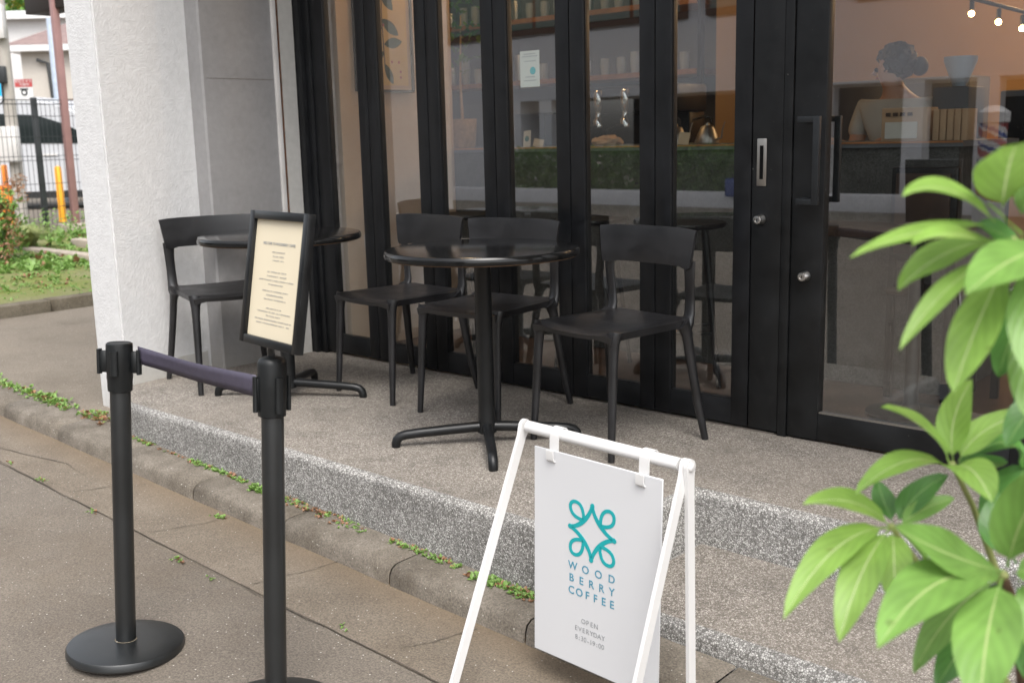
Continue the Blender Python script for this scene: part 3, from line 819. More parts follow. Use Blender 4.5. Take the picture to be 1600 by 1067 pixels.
# ------------------------------------------------------------------ white sandwich board
A_, B_ = Vector((-1.801, 2.006, .378)), Vector((-1.308, 1.992, .370))
bx = (B_ - A_).normalized()
sb = thing('sandwich_board', 'white folding sandwich board with a teal logo standing by the step', 'sign', (-1.55, 1.95, -.3))
bm = B(); tube(bm, [A_ + bx * .008, B_ - bx * .008], .0155, 24); mk('crossbar', bm, 'white_sign', sb)
rear = [(A_, Vector((-1.815, 2.060, -.292)), .012), (B_, Vector((-1.312, 2.015, -.300)), .012)]
front = [(A_, Vector((-1.815, 1.703, -.306)), -.014), (B_, Vector((-1.297, 1.690, -.318)), -.014)]
def flat_leg(top, foot, dx, inner, name):
    """flat strip 26 mm wide, 9 mm thick, rounded head around the bar"""
    ax = (foot - top).normalized(); side = bx; wd = side.cross(ax).normalized(); bm = B()
    o = side * inner; hw_, ht = .0135, .0045
    foot = Vector((foot.x, foot.y, zroad(foot.x, foot.y) + .003 if foot.y < 2.08 else foot.z))
    prof_ = [top + o + wd * hw_ * 1.35 * math.cos(a) - ax * hw_ * 1.35 * math.sin(a) for a in lin(0, PI, 9)]
    ptsL = prof_ + [top + o - wd * hw_ + ax * .03, foot + o - wd * hw_, foot + o + wd * hw_, top + o + wd * hw_ + ax * .03]
    lo = [bm.verts.new(p - side * ht) for p in ptsL]; hi = [bm.verts.new(p + side * ht) for p in ptsL]; n = len(lo)
    bm.faces.new(lo[::-1]); bm.faces.new(hi)
    for k in range(n): bm.faces.new((lo[k], lo[(k + 1) % n], hi[(k + 1) % n], hi[k]))
    bmesh.ops.bevel(bm, geom=[e for e in bm.edges if e.is_manifold and e.calc_face_angle(0) > 1.2], offset=.0012, segments=2, affect='EDGES')
    l_ = mk(name, bm, 'white_sign', sb, angle=35)
    return l_
flat_leg(*front[0], -.006, 'leg'); flat_leg(*front[1], .006, 'leg')
flat_leg(rear[1][0], rear[1][1], 0, .017, 'leg')
for p, s_ in ((A_, -1), (B_, 1)):
    bm = B(); lathe(bm, [(.0, .0), (.0105, 0), (.0105, .003), (.008, .005), (0, .0055)], p + bx * s_ * (.0105 if s_ < 0 else .0215), 20, bx * s_); mk('end_cap', bm, 'white_sign', sb)
# board hanging on two hooks
BW, BH = .402, .555
bc = (A_ + B_) / 2 + Vector((.008, -.0255, 0)); BM = frame_mtx((bc.x, bc.y, bc.z - .036), bx, Vector((0, .012, 1)))
bm = B(); box(bm, -BW / 2, BW / 2, -.0025, .0025, -BH, 0, .0012, 1, 0, BM); board = mk('board', bm, 'board', sb)
for hx in (-.141, .141):
    bm = B(); HX = BM @ Matrix.Translation((hx, 0, 0))
    cy, cz = .0255, .036
    pr = [(cy + .0185 * math.cos(a), cz + .0185 * math.sin(a)) for a in lin(math.radians(-20), math.radians(180), 14)] + [(.007 - .0005, .018), (.0065, .002), (.0058, -.018), (.003, -.0265), (-.004, -.0285), (-.009, -.024), (-.0105, -.014), (-.0105, .001)]
    lf, rt = [], []
    for i, (y, z) in enumerate(pr):
        a = pr[max(i - 1, 0)]; c = pr[min(i + 1, len(pr) - 1)]; ty, tz = c[0] - a[0], c[1] - a[1]; q = math.hypot(ty, tz); ny, nz = -tz / q * .0015, ty / q * .0015
        wd = .0145 if i < 17 else .012
        lf.append([bm.verts.new(HX @ Vector((s_ * wd, y + o * ny, z + o * nz))) for s_ in (-1, 1) for o in (-1, 1)])
    for a, c in zip(lf, lf[1:]):
        for i, j in ((0, 1), (1, 3), (3, 2), (2, 0)): bm.faces.new((a[i], a[j], c[j], c[i]))
    bm.faces.new((lf[0][0], lf[0][1], lf[0][3], lf[0][2])); bm.faces.new((lf[-1][0], lf[-1][2], lf[-1][3], lf[-1][1]))
    mk('hook', bm, 'white_sign', sb, angle=35)
# logo: four teardrop loops round a star-shaped diamond
def bez(p0, p1, p2, p3, n=14): return [tuple((1 - t) ** 3 * a + 3 * (1 - t) ** 2 * t * b + 3 * (1 - t) * t * t * c + t ** 3 * d for a, b, c, d in zip(p0, p1, p2, p3)) for t in [i / n for i in range(n + 1)]]
LS = .073; LC = (-.008, -.185)
lm = B()
for k in range(4):
    c, s = math.cos(k * PI / 2), math.sin(k * PI / 2)
    def rot(p): return ((p[0] * c - p[1] * s) * LS + LC[0], (p[0] * s + p[1] * c) * LS + LC[1])
    arc = bez((-.99, .03), (-.62, .0), (-.06, .55), (.0, .98), 22)
    n_ = len(arc); stroke(lm, [rot(p) for p in arc], [(.12 + .05 * math.exp(-((i / (n_ - 1) - .5) / .35) ** 2) + (.03 if i in (0, n_ - 1) else 0)) * LS for i in range(n_)], -.0033, -.0026 - .00004 * k)
    lp = bez((-.36, .38), (-.36, .62), (-.42, .93), (-.70, .95), 14)[:-1] + bez((-.70, .95), (-.92, .97), (-1.0, .78), (-.94, .64), 10)[:-1] + bez((-.94, .64), (-.88, .44), (-.62, .36), (-.36, .38), 14)
    stroke(lm, [rot(p) for p in lp], [.13 * LS] * len(lp), -.0034 - .00005 * k, -.0027)
    tip = [(math.cos(a) * .075 - .97, math.sin(a) * .075 + .02) for a in lin(0, 2 * PI, 13)[:-1]]
    stroke(lm, [rot(p) for p in tip], .03 * LS, -.0035, -.0028, True)
    # tip disc
    vs = [lm.verts.new((rot(p)[0], -.0036, rot(p)[1])) for p in tip]; lm.faces.new(vs)
for v in lm.verts: v.co = BM @ v.co
mk('logo', lm, 'teal', board, False)
def brow(txt, z, size, x0, x1, mat, wgt):
    n = len(txt)
    for i, ch in enumerate(txt):
        x = x0 + (x1 - x0) * (i / (n - 1) if n > 1 else .5)
        yield ch, x, z
def letters(name, rows, size, mat, wgt):
    mes = []
    root = None
    bmj = B()
    for txt, z, x0, x1 in rows:
        for ch, x, zz in brow(txt, z, size, x0, x1, mat, wgt):
            cu = bpy.data.curves.new('c', 'FONT'); cu.body = ch; cu.size = size; cu.align_x = 'CENTER'; cu.extrude = .0003; cu.offset = wgt
            t = bpy.data.objects.new('c', cu); C.objects.link(t); me = bpy.data.meshes.new_from_object(t.evaluated_get(bpy.context.evaluated_depsgraph_get()))
            C.objects.unlink(t); bpy.data.objects.remove(t)
            me.transform(BM @ Matrix.Translation((x, -.0029, zz)) @ Matrix.Rotation(PI / 2, 4, 'X')); bmj.from_mesh(me); bpy.data.meshes.remove(me)
    return mk(name, bmj, mat, board, False)
lx = LC[0]
letters('cafe_name', [('WOOD', -.296, lx - .061, lx + .064), ('BERRY', -.329, lx - .065, lx + .065), ('COFFEE', -.362, lx - .065, lx + .066)], .029, 'blue_ink', .0003)
letters('opening_hours', [('OPEN', -.432, lx - .004 - .0205, lx - .004 + .0205), ('EVERYDAY', -.456, lx - .004 - .044, lx - .004 + .044), ('8:30-19:00', -.480, lx - .004 - .043, lx - .004 + .043)], .0185, 'grey_ink', 0)


# ------------------------------------------------------------------ foreground shrub
def leaf(bm, base, tip, mid, w, depth=0., nrm=None, fold=.22, uvl=None, mi=0, wav=.0):
    base, tip, mid = Vector(base), Vector(tip), Vector(mid)
    n = 12; rows = []
    for i in range(n + 1):
        t = i / n; p = (1 - t) ** 2 * base + 2 * t * (1 - t) * mid + t * t * tip
        tg = ((1 - t) * (mid - base) + t * (tip - mid)).normalized()
        no = (nrm - tg * nrm.dot(tg)).normalized(); ac = tg.cross(no)
        s_ = max(0, (t - .10) / .90); ww = w * (math.sin(PI * s_ ** .82) ** .72 if 0 < s_ < 1 else 0) + w * .035 * (1 - t)
        r = []
        for k in range(7):
            u = -1 + k / 3; q = p + ac * u * ww / 2 - no * fold * (w / 2) * (-(abs(u) ** 1.3)) * (1 if ww > w * .1 else 0) * .9 + no * wav * w * math.sin(t * 11 + u * 2) * abs(u)
            r.append((bm.verts.new(q), (u + 1) / 2, t))
        rows.append(r)
    for a, c in zip(rows, rows[1:]):
        for k in range(6):
            q = (a[k], a[k + 1], c[k + 1], c[k]); f = bm.faces.new([v[0] for v in q]); f.material_index = mi; f.smooth = True
            for lo, v in zip(f.loops, q): lo[uvl].uv = (v[1], v[2])


LEAVES = [  # bearings of base, middle, tip with their distances; width in pixels; tone
 # upper whorl
 ((1560, 352, 1.16), (1478, 262, 1.12), (1409, 308, 1.08), 46, 0), ((1552, 352, 1.16), (1440, 345, 1.1), (1327, 404, 1.02), 34, 0),
 ((1578, 400, 1.15), (1490, 340, 1.08), (1424, 384, 1.02), 46, 0), ((1560, 372, 1.17), (1462, 385, 1.15), (1403, 455, 1.12), 58, 0),
 ((1548, 405, 1.13), (1470, 440, 1.1), (1405, 548, 1.08), 36, 0), ((1650, 385, 1.12), (1580, 390, 1.04), (1508, 462, 1.0), 84, 1),
 ((1578, 400, 1.15), (1515, 520, 1.1), (1490, 615, 1.07), 70, 0), ((1620, 400, 1.12), (1592, 500, 1.08), (1618, 600, 1.06), 58, 1),
 ((1566, 328, 1.17), (1572, 262, 1.12), (1588, 226, 1.0), 92, 0), ((1600, 372, 1.14), (1575, 345, 1.1), (1542, 318, 1.07), 26, 0),
 ((1600, 380, 1.16), (1560, 362, 1.15), (1525, 352, 1.15), 50, 2), ((1590, 345, 1.16), (1620, 280, 1.14), (1660, 240, 1.12), 60, 1),
 ((1640, 470, 1.15), (1600, 560, 1.12), (1606, 655, 1.1), 62, 1), ((1625, 440, 1.2), (1575, 520, 1.22), (1560, 590, 1.24), 54, 2), ((1640, 620, 1.3), (1600, 640, 1.3), (1572, 700, 1.3), 50, 2),
 # whorl above the step
 ((1484, 724, 1.36), (1462, 660, 1.34), (1376, 636, 1.30), 56, 0), ((1490, 722, 1.36), (1476, 655, 1.36), (1520, 592, 1.34), 48, 0),
 ((1497, 722, 1.36), (1520, 665, 1.36), (1610, 644, 1.34), 44, 0), ((1482, 730, 1.36), (1418, 690, 1.32), (1335, 774, 1.28), 46, 0),
 ((1488, 730, 1.35), (1520, 712, 1.27), (1551, 786, 1.24), 62, 0), ((1498, 727, 1.37), (1590, 650, 1.4), (1602, 735, 1.42), 44, 2),
 ((1612, 718, 1.42), (1575, 770, 1.42), (1535, 840, 1.42), 72, 2), ((1492, 728, 1.38), (1530, 720, 1.42), (1575, 722, 1.44), 34, 2),
 # left whorl
 ((1392, 824, 1.34), (1340, 762, 1.3), (1254, 788, 1.26), 46, 0), ((1388, 824, 1.33), (1300, 822, 1.26), (1224, 968, 1.22), 56, 0),
 ((1390, 826, 1.32), (1340, 880, 1.25), (1311, 1004, 1.22), 60, 0), ((1395, 826, 1.32), (1398, 880, 1.25), (1398, 946, 1.24), 54, 0),
 ((1402, 820, 1.36), (1420, 770, 1.38), (1482, 742, 1.40), 42, 2), ((1404, 822, 1.35), (1440, 790, 1.37), (1492, 778, 1.38), 32, 1),
 ((1396, 818, 1.36), (1378, 780, 1.4), (1372, 752, 1.42), 34, 2), ((1400, 828, 1.36), (1432, 850, 1.4), (1448, 882, 1.42), 40, 1),
 # right whorl
 ((1568, 892, 1.26), (1500, 880, 1.2), (1395, 822, 1.16), 84, 1), ((1562, 898, 1.24), (1450, 872, 1.16), (1371, 1014, 1.1), 92, 1),
 ((1574, 886, 1.24), (1590, 800, 1.18), (1650, 730, 1.14), 88, 1), ((1566, 904, 1.22), (1535, 985, 1.12), (1532, 1110, 1.08), 98, 1),
 ((1580, 896, 1.25), (1630, 880, 1.22), (1670, 900, 1.2), 60, 1), ((1560, 905, 1.28), (1480, 940, 1.3), (1427, 1052, 1.3), 52, 1),
 ((1552, 908, 1.3), (1500, 950, 1.34), (1456, 978, 1.36), 46, 2), ((1540, 960, 1.32), (1500, 1010, 1.34), (1462, 1075, 1.34), 54, 2),
 ((1585, 910, 1.3), (1620, 960, 1.3), (1600, 1060, 1.3), 66, 2), ((1575, 900, 1.3), (1560, 960, 1.36), (1560, 1040, 1.38), 70, 2),
 ((1590, 905, 1.25), (1640, 960, 1.2), (1630, 1050, 1.2), 70, 1), ((1588, 880, 1.3), (1560, 830, 1.34), (1562, 770, 1.36), 70, 2),
]
shrub_base = P(1640, 1067, 1.5); shrub_base.z = zroad(shrub_base.x, shrub_base.y)
sh = thing('leafy_shrub', 'bright green broad-leaved shrub in the right foreground', 'shrub', shrub_base)
bm = B(); uvl = bm.loops.layers.uv.new('UVMap')
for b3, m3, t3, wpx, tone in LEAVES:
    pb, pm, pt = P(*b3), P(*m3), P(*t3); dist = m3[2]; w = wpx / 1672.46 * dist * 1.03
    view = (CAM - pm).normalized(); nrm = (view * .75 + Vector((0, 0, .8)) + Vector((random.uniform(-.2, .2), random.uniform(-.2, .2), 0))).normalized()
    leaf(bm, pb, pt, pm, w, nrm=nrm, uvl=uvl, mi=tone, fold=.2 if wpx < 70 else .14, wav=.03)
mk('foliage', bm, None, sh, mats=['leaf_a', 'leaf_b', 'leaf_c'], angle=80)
bm = B()
hub = [P(1582, 376, 1.16), P(1488, 726, 1.36), P(1393, 823, 1.34), P(1568, 898, 1.26)]
gb = shrub_base
tube(bm, [hub[3], P(1590, 960, 1.3), P(1600, 1067, 1.36), P(1620, 1180, 1.45), gb], [.005, .007, .009, .012, .016], 10, mi=1)
tube(bm, [hub[2], P(1450, 900, 1.4), P(1530, 1000, 1.45), P(1605, 1120, 1.47), gb], [.003, .004, .005, .008, .012], 8)
tube(bm, [hub[1], P(1520, 790, 1.42), P(1560, 900, 1.46), P(1600, 1060, 1.48), gb], [.003, .004, .005, .008, .012], 8)
tube(bm, [hub[0], P(1640, 520, 1.22), P(1660, 800, 1.32), P(1650, 1067, 1.42), gb], [.004, .005, .007, .009, .012], 8)
for h_, r_ in zip(hub, (.0055, .005, .005, .006)): bmesh.ops.create_icosphere(bm, subdivisions=2, radius=r_, matrix=Matrix.Translation(h_))
mk('stem', bm, None, sh, mats=['stem', 'bark'])


# ------------------------------------------------------------------ weeds, low plants
def sprig(bm, uvl, p, size, mi=0, n=6):
    for k in range(n):
        a = random.uniform(0, 2 * PI); el = random.uniform(.1, 1.1); L = size * random.uniform(.5, 1.1)
        d = Vector((math.cos(a) * math.cos(el), math.sin(a) * math.cos(el), math.sin(el)))
        b_ = Vector(p) + Vector((random.uniform(-1, 1), random.uniform(-1, 1), 0)) * size * .25
        t_ = b_ + d * L; sd_ = Vector((-d.y, d.x, 0)).normalized() * L * .3 if abs(d.z) < .99 else Vector((L * .3, 0, 0))
        m_ = (b_ + t_) / 2 + Vector((0, 0, L * .12))
        vs = [bm.verts.new(q) for q in (b_, m_ + sd_, t_, m_ - sd_)]; f = bm.faces.new(vs); f.material_index = mi
        for lo, uv in zip(f.loops, ((.5, 0), (1, .5), (.5, 1), (0, .5))): lo[uvl].uv = uv


bm = B(); uvl = bm.loops.layers.uv.new('UVMap')
def weeds(x0, x1, y, n, size, spread=.02, red=.15, zf=None):
    for _ in range(n):
        x = random.uniform(x0, x1); yy = y + random.gauss(0, spread); z = (zf(x, yy) if zf else zc(x) + .071)
        sprig(bm, uvl, (x, yy, z), size * random.uniform(.6, 1.3), 1 if random.random() < red else 0, 6)
weeds(-6.2, -4.95, 2.25, 260, .02); weeds(-5.35, -5.05, 2.27, 60, .026); weeds(-4.88, -4.6, 2.28, 90, .022, .035, .45)
weeds(-4.35, -4.15, 2.215, 40, .014, .008, .3); weeds(-4.1, -3.9, 2.215, 14, .012, .006, .8)
weeds(-3.85, -3.45, 2.215, 80, .016, .009, .15); weeds(-3.4, -3.3, 2.205, 60, .018, .012, 0); weeds(-3.25, -2.85, 2.205, 90, .014, .015, .6); weeds(-2.85, -2.72, 2.20, 22, .014, .012)
weeds(-2.6, -2.28, 2.21, 80, .014, .01, .3); weeds(-2.22, -1.95, 2.205, 120, .016, .014, .25)
zr = lambda x, y: zroad(x, y) + .004
for x, y, n_ in ((-3.38, 2.04, 12), (-4.3, 1.79, 10), (-3.8, 1.76, 8), (-3.15, 1.74, 10), (-2.95, 1.73, 4), (-2.62, 1.76, 5), (-4.62, 1.8, 5), (-2.35, 1.8, 3)):
    weeds(x - .04, x + .04, y, n_, .012, .008, .2, zr)
stuff(mk('weeds', bm, None, mats=['weed', 'weed_red'], smooth=False), 'small green weeds growing along the kerb joint', 'weeds')
bm = B(); uvl = bm.loops.layers.uv.new('UVMap')
zb = lambda x, y: .015 + .09 * min(1, (-7.7 - x) / 4)
for cx_, cy_, sx_, sy_, n_, s_ in ((-8.6, 3.2, .35, .3, 110, .022), (-8.3, 3.9, .4, .4, 130, .022), (-9.3, 4.0, .6, .5, 260, .035), (-9.2, 5.0, .5, .5, 150, .045), (-10.6, 5.2, .9, .7, 260, .05), (-9.9, 4.3, .4, .3, 140, .07), (-8.7, 4.8, .4, .4, 110, .03), (-12.3, 5.8, .4, .6, 110, .08), (-11.3, 6.0, .4, .3, 100, .06)):
    for _ in range(n_):
        x = min(-7.85, random.gauss(cx_, sx_)); y = random.gauss(cy_, sy_); sprig(bm, uvl, (x, y, zb(x, y)), s_ * random.uniform(.6, 1.3), 0 if random.random() < .9 else 1, 7)
for _ in range(110):   # taller stalks by the fence
    x = random.uniform(-12.8, -11.6); y = random.uniform(5, 6.4); h = random.uniform(.1, .42)
    for k in range(5): sprig(bm, uvl, (x + .02 * k * random.uniform(-1, 1), y, zb(x, y) + h * k / 5), .045, 0, 3)
stuff(mk('ground_cover', bm, None, mats=['weed', 'weed_red'], smooth=False), 'mixed low weeds and moss covering the planting bed', 'ground cover')
# grass tuft
bm = B()
gc = P(42, 388, 11.2)
for _ in range(260):
    a = random.uniform(0, 2 * PI); L = random.uniform(.2, .38); r_ = random.uniform(0, .08); b_ = Vector((gc.x + r_ * math.cos(a), gc.y + r_ * math.sin(a), zb(gc.x, 0)))
    d = Vector((math.cos(a), math.sin(a), 0)); pts = [b_, b_ + d * L * .35 + Vector((0, 0, L * .65)), b_ + d * L * .95 + Vector((0, 0, L * .55))]; s_ = Vector((-d.y, d.x, 0)) * .004
    v = [bm.verts.new(p + s_ * k) for p in pts for k in (-1, 1)]; bm.faces.new((v[0], v[1], v[3], v[2])); bm.faces.new((v[2], v[3], v[5], v[4]))
tag(mk('grass_tuft', bm, 'stem'), 'fine arching tuft of pale grass in the planting bed', 'grass')
# hydrangea-like shrub with faded heads
hc = P(-8, 352, 10.2); hz = zb(hc.x, 0)
hy = thing('flowering_shrub', 'shrub with faded reddish brown flower heads at the left edge', 'shrub', (hc.x, hc.y, hz))
bm = B(); uvl = bm.loops.layers.uv.new('UVMap')
for _ in range(420):
    a = random.uniform(0, 2 * PI); r_ = random.uniform(.05, .27) ; z = hz + random.uniform(.05, .62)
    sprig(bm, uvl, (hc.x + r_ * math.cos(a), hc.y + r_ * math.sin(a), z), .085, 0, 2)
mk('foliage', bm, 'weed', hy, False)
for q in (P(18, 292, 10.1), P(34, 306, 10.05), P(8, 330, 10.1), P(18, 352, 10), P(22, 375, 9.95), P(8, 395, 9.9), P(-14, 300, 10.1), P(30, 285, 10.2)):
    bm = B(); uvl = bm.loops.layers.uv.new('UVMap')
    for _ in range(70):
        d = Vector((random.gauss(0, 1), random.gauss(0, 1), random.gauss(0, 1))).normalized() * .07; sprig(bm, uvl, q + d, .03, 0, 2)
    mk('flower_head', bm, 'weed_red', hy, False)
bm = B()
for k in range(7): tube(bm, [(hc.x, hc.y, hz - .02), (hc.x + .12 * math.cos(k), hc.y + .12 * math.sin(k), hz + .3), (hc.x + .2 * math.cos(k), hc.y + .2 * math.sin(k), hz + .55)], [.01, .007, .004], 6)
mk('stem', bm, 'bark', hy)

# ------------------------------------------------------------------ background at the left
fx = -13.05
fn = thing('mesh_fence', 'dark green welded wire mesh fence behind the planting bed', 'fence', (fx, 5.8, .05))
for y in (3.85, 5.85, 7.85, 9.85):
    bm = B(); box(bm, fx - .03, fx + .03, y - .03, y + .03, .0, 1.72, .004); mk('post', bm, 'wire', fn)
bm = B()
y = 3.0
while y < 11:
    tube(bm, [(fx + .03, y, .12), (fx + .03, y, 1.69)], .0035, 4, False); y += .055
for z in (.14, .42, .7, .98, 1.26, 1.5):
    for dz in ((0, .05) if z in (.14, .98) else (0,)): tube(bm, [(fx + .036, 3, z + dz), (fx + .036, 11, z + dz)], .0035, 4, False)
for dz in (0, .05): tube(bm, [(fx + .05, 3, 1.64 + dz), (fx + .05, 11, 1.64 + dz)], .006, 5, False)
mk('mesh_panel', bm, 'wire', fn)
# camera sign on the fence
sc = P(38, 141, 12.85); sx_, sy_ = Vector((.74, .67, 0)), Vector((0, 0, 1)); SM = frame_mtx(sc, sx_, sy_)
sg = thing('camera_sign', 'small white and red security camera sign fixed above the wire fence post', 'sign', sc)
bm = B(); box(bm, -.105, .105, -.004, .004, -.125, .125, 0, 1, 0, SM); mk('plate', bm, 'white_sign', sg, False)
bm = B(); box(bm, -.105, .105, -.007, -.0045, .035, .125, 0, 1, 0, SM); rp = mk('red_panel', bm, 'red', sg, False)
text_obj('lettering', '防犯カメラ\n  作動中', .04, 'white_sign', rp, SM @ Matrix.Translation((0, -.009, .088)) @ Matrix.Rotation(PI / 2, 4, 'X'))
bm = B(); box(bm, -.05, .05, -.007, -.0045, -.0, .018, .003, 1, 0, SM); lathe(bm, [(.0, 0), (.038, 0), (.038, .004), (0, .004)], SM @ Vector((0, -.004, -.03)), 20, SM.to_3x3() @ Vector((0, -1, 0))); mk('camera_icon', bm, 'wire', sg, False)
bm = B(); lathe(bm, [(.0, 0), (.02, 0), (.02, .002), (0, .002)], SM @ Vector((0, -.009, -.03)), 20, SM.to_3x3() @ Vector((0, -1, 0))); mk('camera_lens', bm, 'white_sign', sg, False)
# orange bollard
bp = P(97, 330, 15.5)
ob = thing('orange_bollard', 'slim amber plastic post standing beyond the fence', 'bollard', (bp.x, bp.y, .07))
bm = B(); lathe(bm, [(.055, .07), (.05, .12), (.048, .84), (.03, .865), (0, .87)], (bp.x, bp.y, 0), 20); mk('body', bm, 'amber', ob)
# orange barrier
bq = P(-4, 318, 15)
br = thing('orange_barrier', 'orange and white plastic road barrier at the left edge', 'barrier', (bq.x, bq.y, .07)); BQ = frame_mtx((bq.x, bq.y, .07), (.74, .67, 0), (0, 0, 1))
bm = B(); box(bm, -.35, .22, -.06, .06, .0, .5, .03, 2, 0, BQ); mk('body', bm, 'orange', br)
bm = B(); box(bm, -.3, .14, -.05, .05, .5, .83, .03, 2, 0, BQ); mk('panel', bm, 'white_sign', br)
bm = B(); box(bm, -.33, .20, -.07, .07, .5, .56, .01, 2, 0, BQ); box(bm, .13, .17, -.055, .055, .5, .84, .01, 2, 0, BQ); mk('rail', bm, 'orange', br)
# utility pole with boxes
up_ = P(33, 330, 14.6); upx, upy = up_.x, up_.y
ut = thing('utility_pole', 'pale concrete utility pole with meter boxes behind the camera sign', 'pole', (upx, upy, .07)); UM = frame_mtx((upx, upy, 0), (.74, .67, 0), (0, 0, 1))
bm = B(); tube(bm, [(upx, upy, .05), (upx, upy, 2.2), (upx, upy, 7)], [.085, .08, .07], 20); mk('shaft', bm, 'pole_conc', ut)
bm = B(); box(bm, -.19, .1, -.16, -.06, 2.55, 2.98, .01, 2, 0, UM); mk('meter_box', bm, 'trim_white', ut)
bm = B(); box(bm, -.14, .13, -.17, -.07, .95, 1.42, .01, 2, 0, UM); mk('meter_box', bm, 'trim_white', ut)
bm = B(); box(bm, -.09, .05, -.16, -.08, 1.98, 2.2, .01, 2, 0, UM); mk('junction_box', bm, 'wire', ut)
bm = B(); box(bm, -.2, -.09, -.15, -.08, 2.3, 2.5, .01, 2, 0, UM); mk('junction_box', bm, 'white_sign', ut)
bm = B(); tube(bm, [UM @ Vector(p) for p in ((-.15, -.1, 2.5), (-.28, -.1, 2.3), (-.28, -.1, 1.8), (-.15, -.1, 1.65), (-.03, -.1, 1.75), (-.02, -.1, 2.0))], .012, 8); mk('cable', bm, 'wire', ut)
# steel column and dark eave of the neighbouring carport
c1 = P(118, 345, 13.3)
cp = thing('carport_frame', 'faded red steel carport column with a dark brown eave above', 'structure', (c1.x, c1.y, .2))
bm = B(); box(bm, c1.x - .04, c1.x + .04, c1.y - .04, c1.y + .04, .2, 3.0, .004); mk('column', bm, 'pink_steel', cp)
bm = B(); box(bm, c1.x - .16, c1.x + .2, c1.y - .2, c1.y + .2, -.02, .2, .02); mk('footing', bm, 'block', cp)
q = P(78, 10, 12.9)
qe = P(50, 15, 13.2); bm = B(); box(bm, qe.x - .2, c1.x + .3, qe.y, c1.y + .3, 2.76, 3.15, .01); mk('eave', bm, 'brown_steel', cp)
# white van
v0 = P(60, 312, 19.5)
van = thing('parked_van', 'white van parked beyond the wire fence, its long side towards the cafe', 'van', (v0.x, v0.y, .07))
VM = frame_mtx((v0.x + .1, v0.y + .2, .07), (.74, .67, 0), (0, 0, 1))
def vpoly(name, pts, y0, y1, mat, bev=.05):
    bm = B(); lo = [bm.verts.new(VM @ Vector((x, y0, z))) for x, z in pts]; hi = [bm.verts.new(VM @ Vector((x, y1, z))) for x, z in pts]; n = len(pts)
    bm.faces.new(lo); bm.faces.new(hi[::-1])
    for k in range(n): bm.faces.new((lo[k], lo[(k + 1) % n], hi[(k + 1) % n], hi[k]))
    bmesh.ops.recalc_face_normals(bm, faces=bm.faces)
    if bev: bmesh.ops.bevel(bm, geom=list(bm.edges), offset=bev, segments=3, affect='EDGES')
    return mk(name, bm, mat, van, angle=40)
body = [(-3, .22), (-3, 1.0), (-2.9, 1.84), (-2.6, 1.97), (.1, 1.95), (.75, 1.8), (1.3, 1.48), (1.75, 1.12), (2.1, .98), (2.2, .7), (2.2, .28)]
vpoly('body', body, -.85, .85, 'white_paint', .06)
vpoly('window', [(-2.8, 1.16), (-2.75, 1.62), (-.6, 1.66), (-.6, 1.16)], -.862, -.84, 'car_glass', 0)
vpoly('window', [(-.5, 1.16), (-.5, 1.66), (.25, 1.62), (.75, 1.45), (1.25, 1.17), (1.2, 1.12)], -.862, -.84, 'car_glass', 0)
vpoly('door_handle', [(.3, .92), (.3, .96), (.55, .96), (.55, .92)], -.872, -.855, 'trim_white', .004)
vpoly('side_sill', [(-2.95, .2), (-2.95, .3), (2.1, .3), (2.1, .2)], -.866, -.83, 'rubber', 0)
for x in (-2.2, 1.45):
    bm = B(); lathe(bm, [(.2, 0), (.31, 0), (.33, .03), (.33, .17), (.31, .2), (0, .2)], VM @ Vector((x, -.87, .30)), 28, VM.to_3x3() @ Vector((0, 1, 0))); w_ = mk('wheel', bm, 'rubber', van)
    bm = B(); lathe(bm, [(0, -.01), (.19, -.01), (.2, .02)], VM @ Vector((x, -.87, .30)), 24, VM.to_3x3() @ Vector((0, 1, 0))); mk('rim', bm, 'steel', w_)
# houses
def house(name, label, cen_, w, d, h, rh, wall, roof, ax):
    HM = frame_mtx(cen_, ax, (0, 0, 1)); hs_ = thing(name, label, 'house', cen_)
    bm = B(); box(bm, -w / 2, w / 2, 0, d, 0, h, 0, 1, 0, HM); mk('wall', bm, wall, hs_, False)
    bm = B(); e = .35; pts = [(-w / 2 - e, -e, h), (w / 2 + e, -e, h), (w / 2 + e, d + e, h), (-w / 2 - e, d + e, h)]
    a = [bm.verts.new(HM @ Vector(p)) for p in pts]; a2 = [bm.verts.new(HM @ Vector((p[0], p[1], h - .16))) for p in pts]
    r1, r2 = [bm.verts.new(HM @ Vector(p)) for p in ((-w * .12, d / 2, h + rh), (w * .12, d / 2, h + rh))]
    bm.faces.new((a[0], a[1], r2, r1)); bm.faces.new((a[1], a[2], r2)); bm.faces.new((a[2], a[3], r1, r2)); bm.faces.new((a[3], a[0], r1))
    rf = mk('roof', bm, roof, hs_, False)
    bm = B(); box(bm, -w / 2 - e, w / 2 + e, -e, d + e, h - .17, h - .005, 0, 1, 0, HM); mk('fascia', bm, 'white_sign', hs_, False)
    return hs_, HM
h0 = P(150, 230, 31); h0.z = 0
ha, HM = house('house', 'cream rendered house with a mauve hipped roof behind the van', h0, 3.8, 6, 4.0, 1.3, 'cream_wall', 'mauve_roof', (.74, .67, 0))
bm = B(); box(bm, -.85, -.45, -.03, .02, 1.5, 2.5, 0, 1, 0, HM); f_ = mk('window', bm, 'brown_frame', ha, False)
bm = B(); box(bm, -.8, -.5, -.04, -.031, 1.55, 2.45, 0, 1, 0, HM); mk('pane', bm, 'car_glass', f_, False)
bm = B(); tube(bm, [HM @ Vector((-1.05, -.12, 2.2)), HM @ Vector((-1.1, -.12, 3.5)), HM @ Vector((-1.4, -.12, 3.6))], .05, 8); mk('drainpipe', bm, 'wire', ha)
h1 = P(5, 230, 38); h1.z = 0
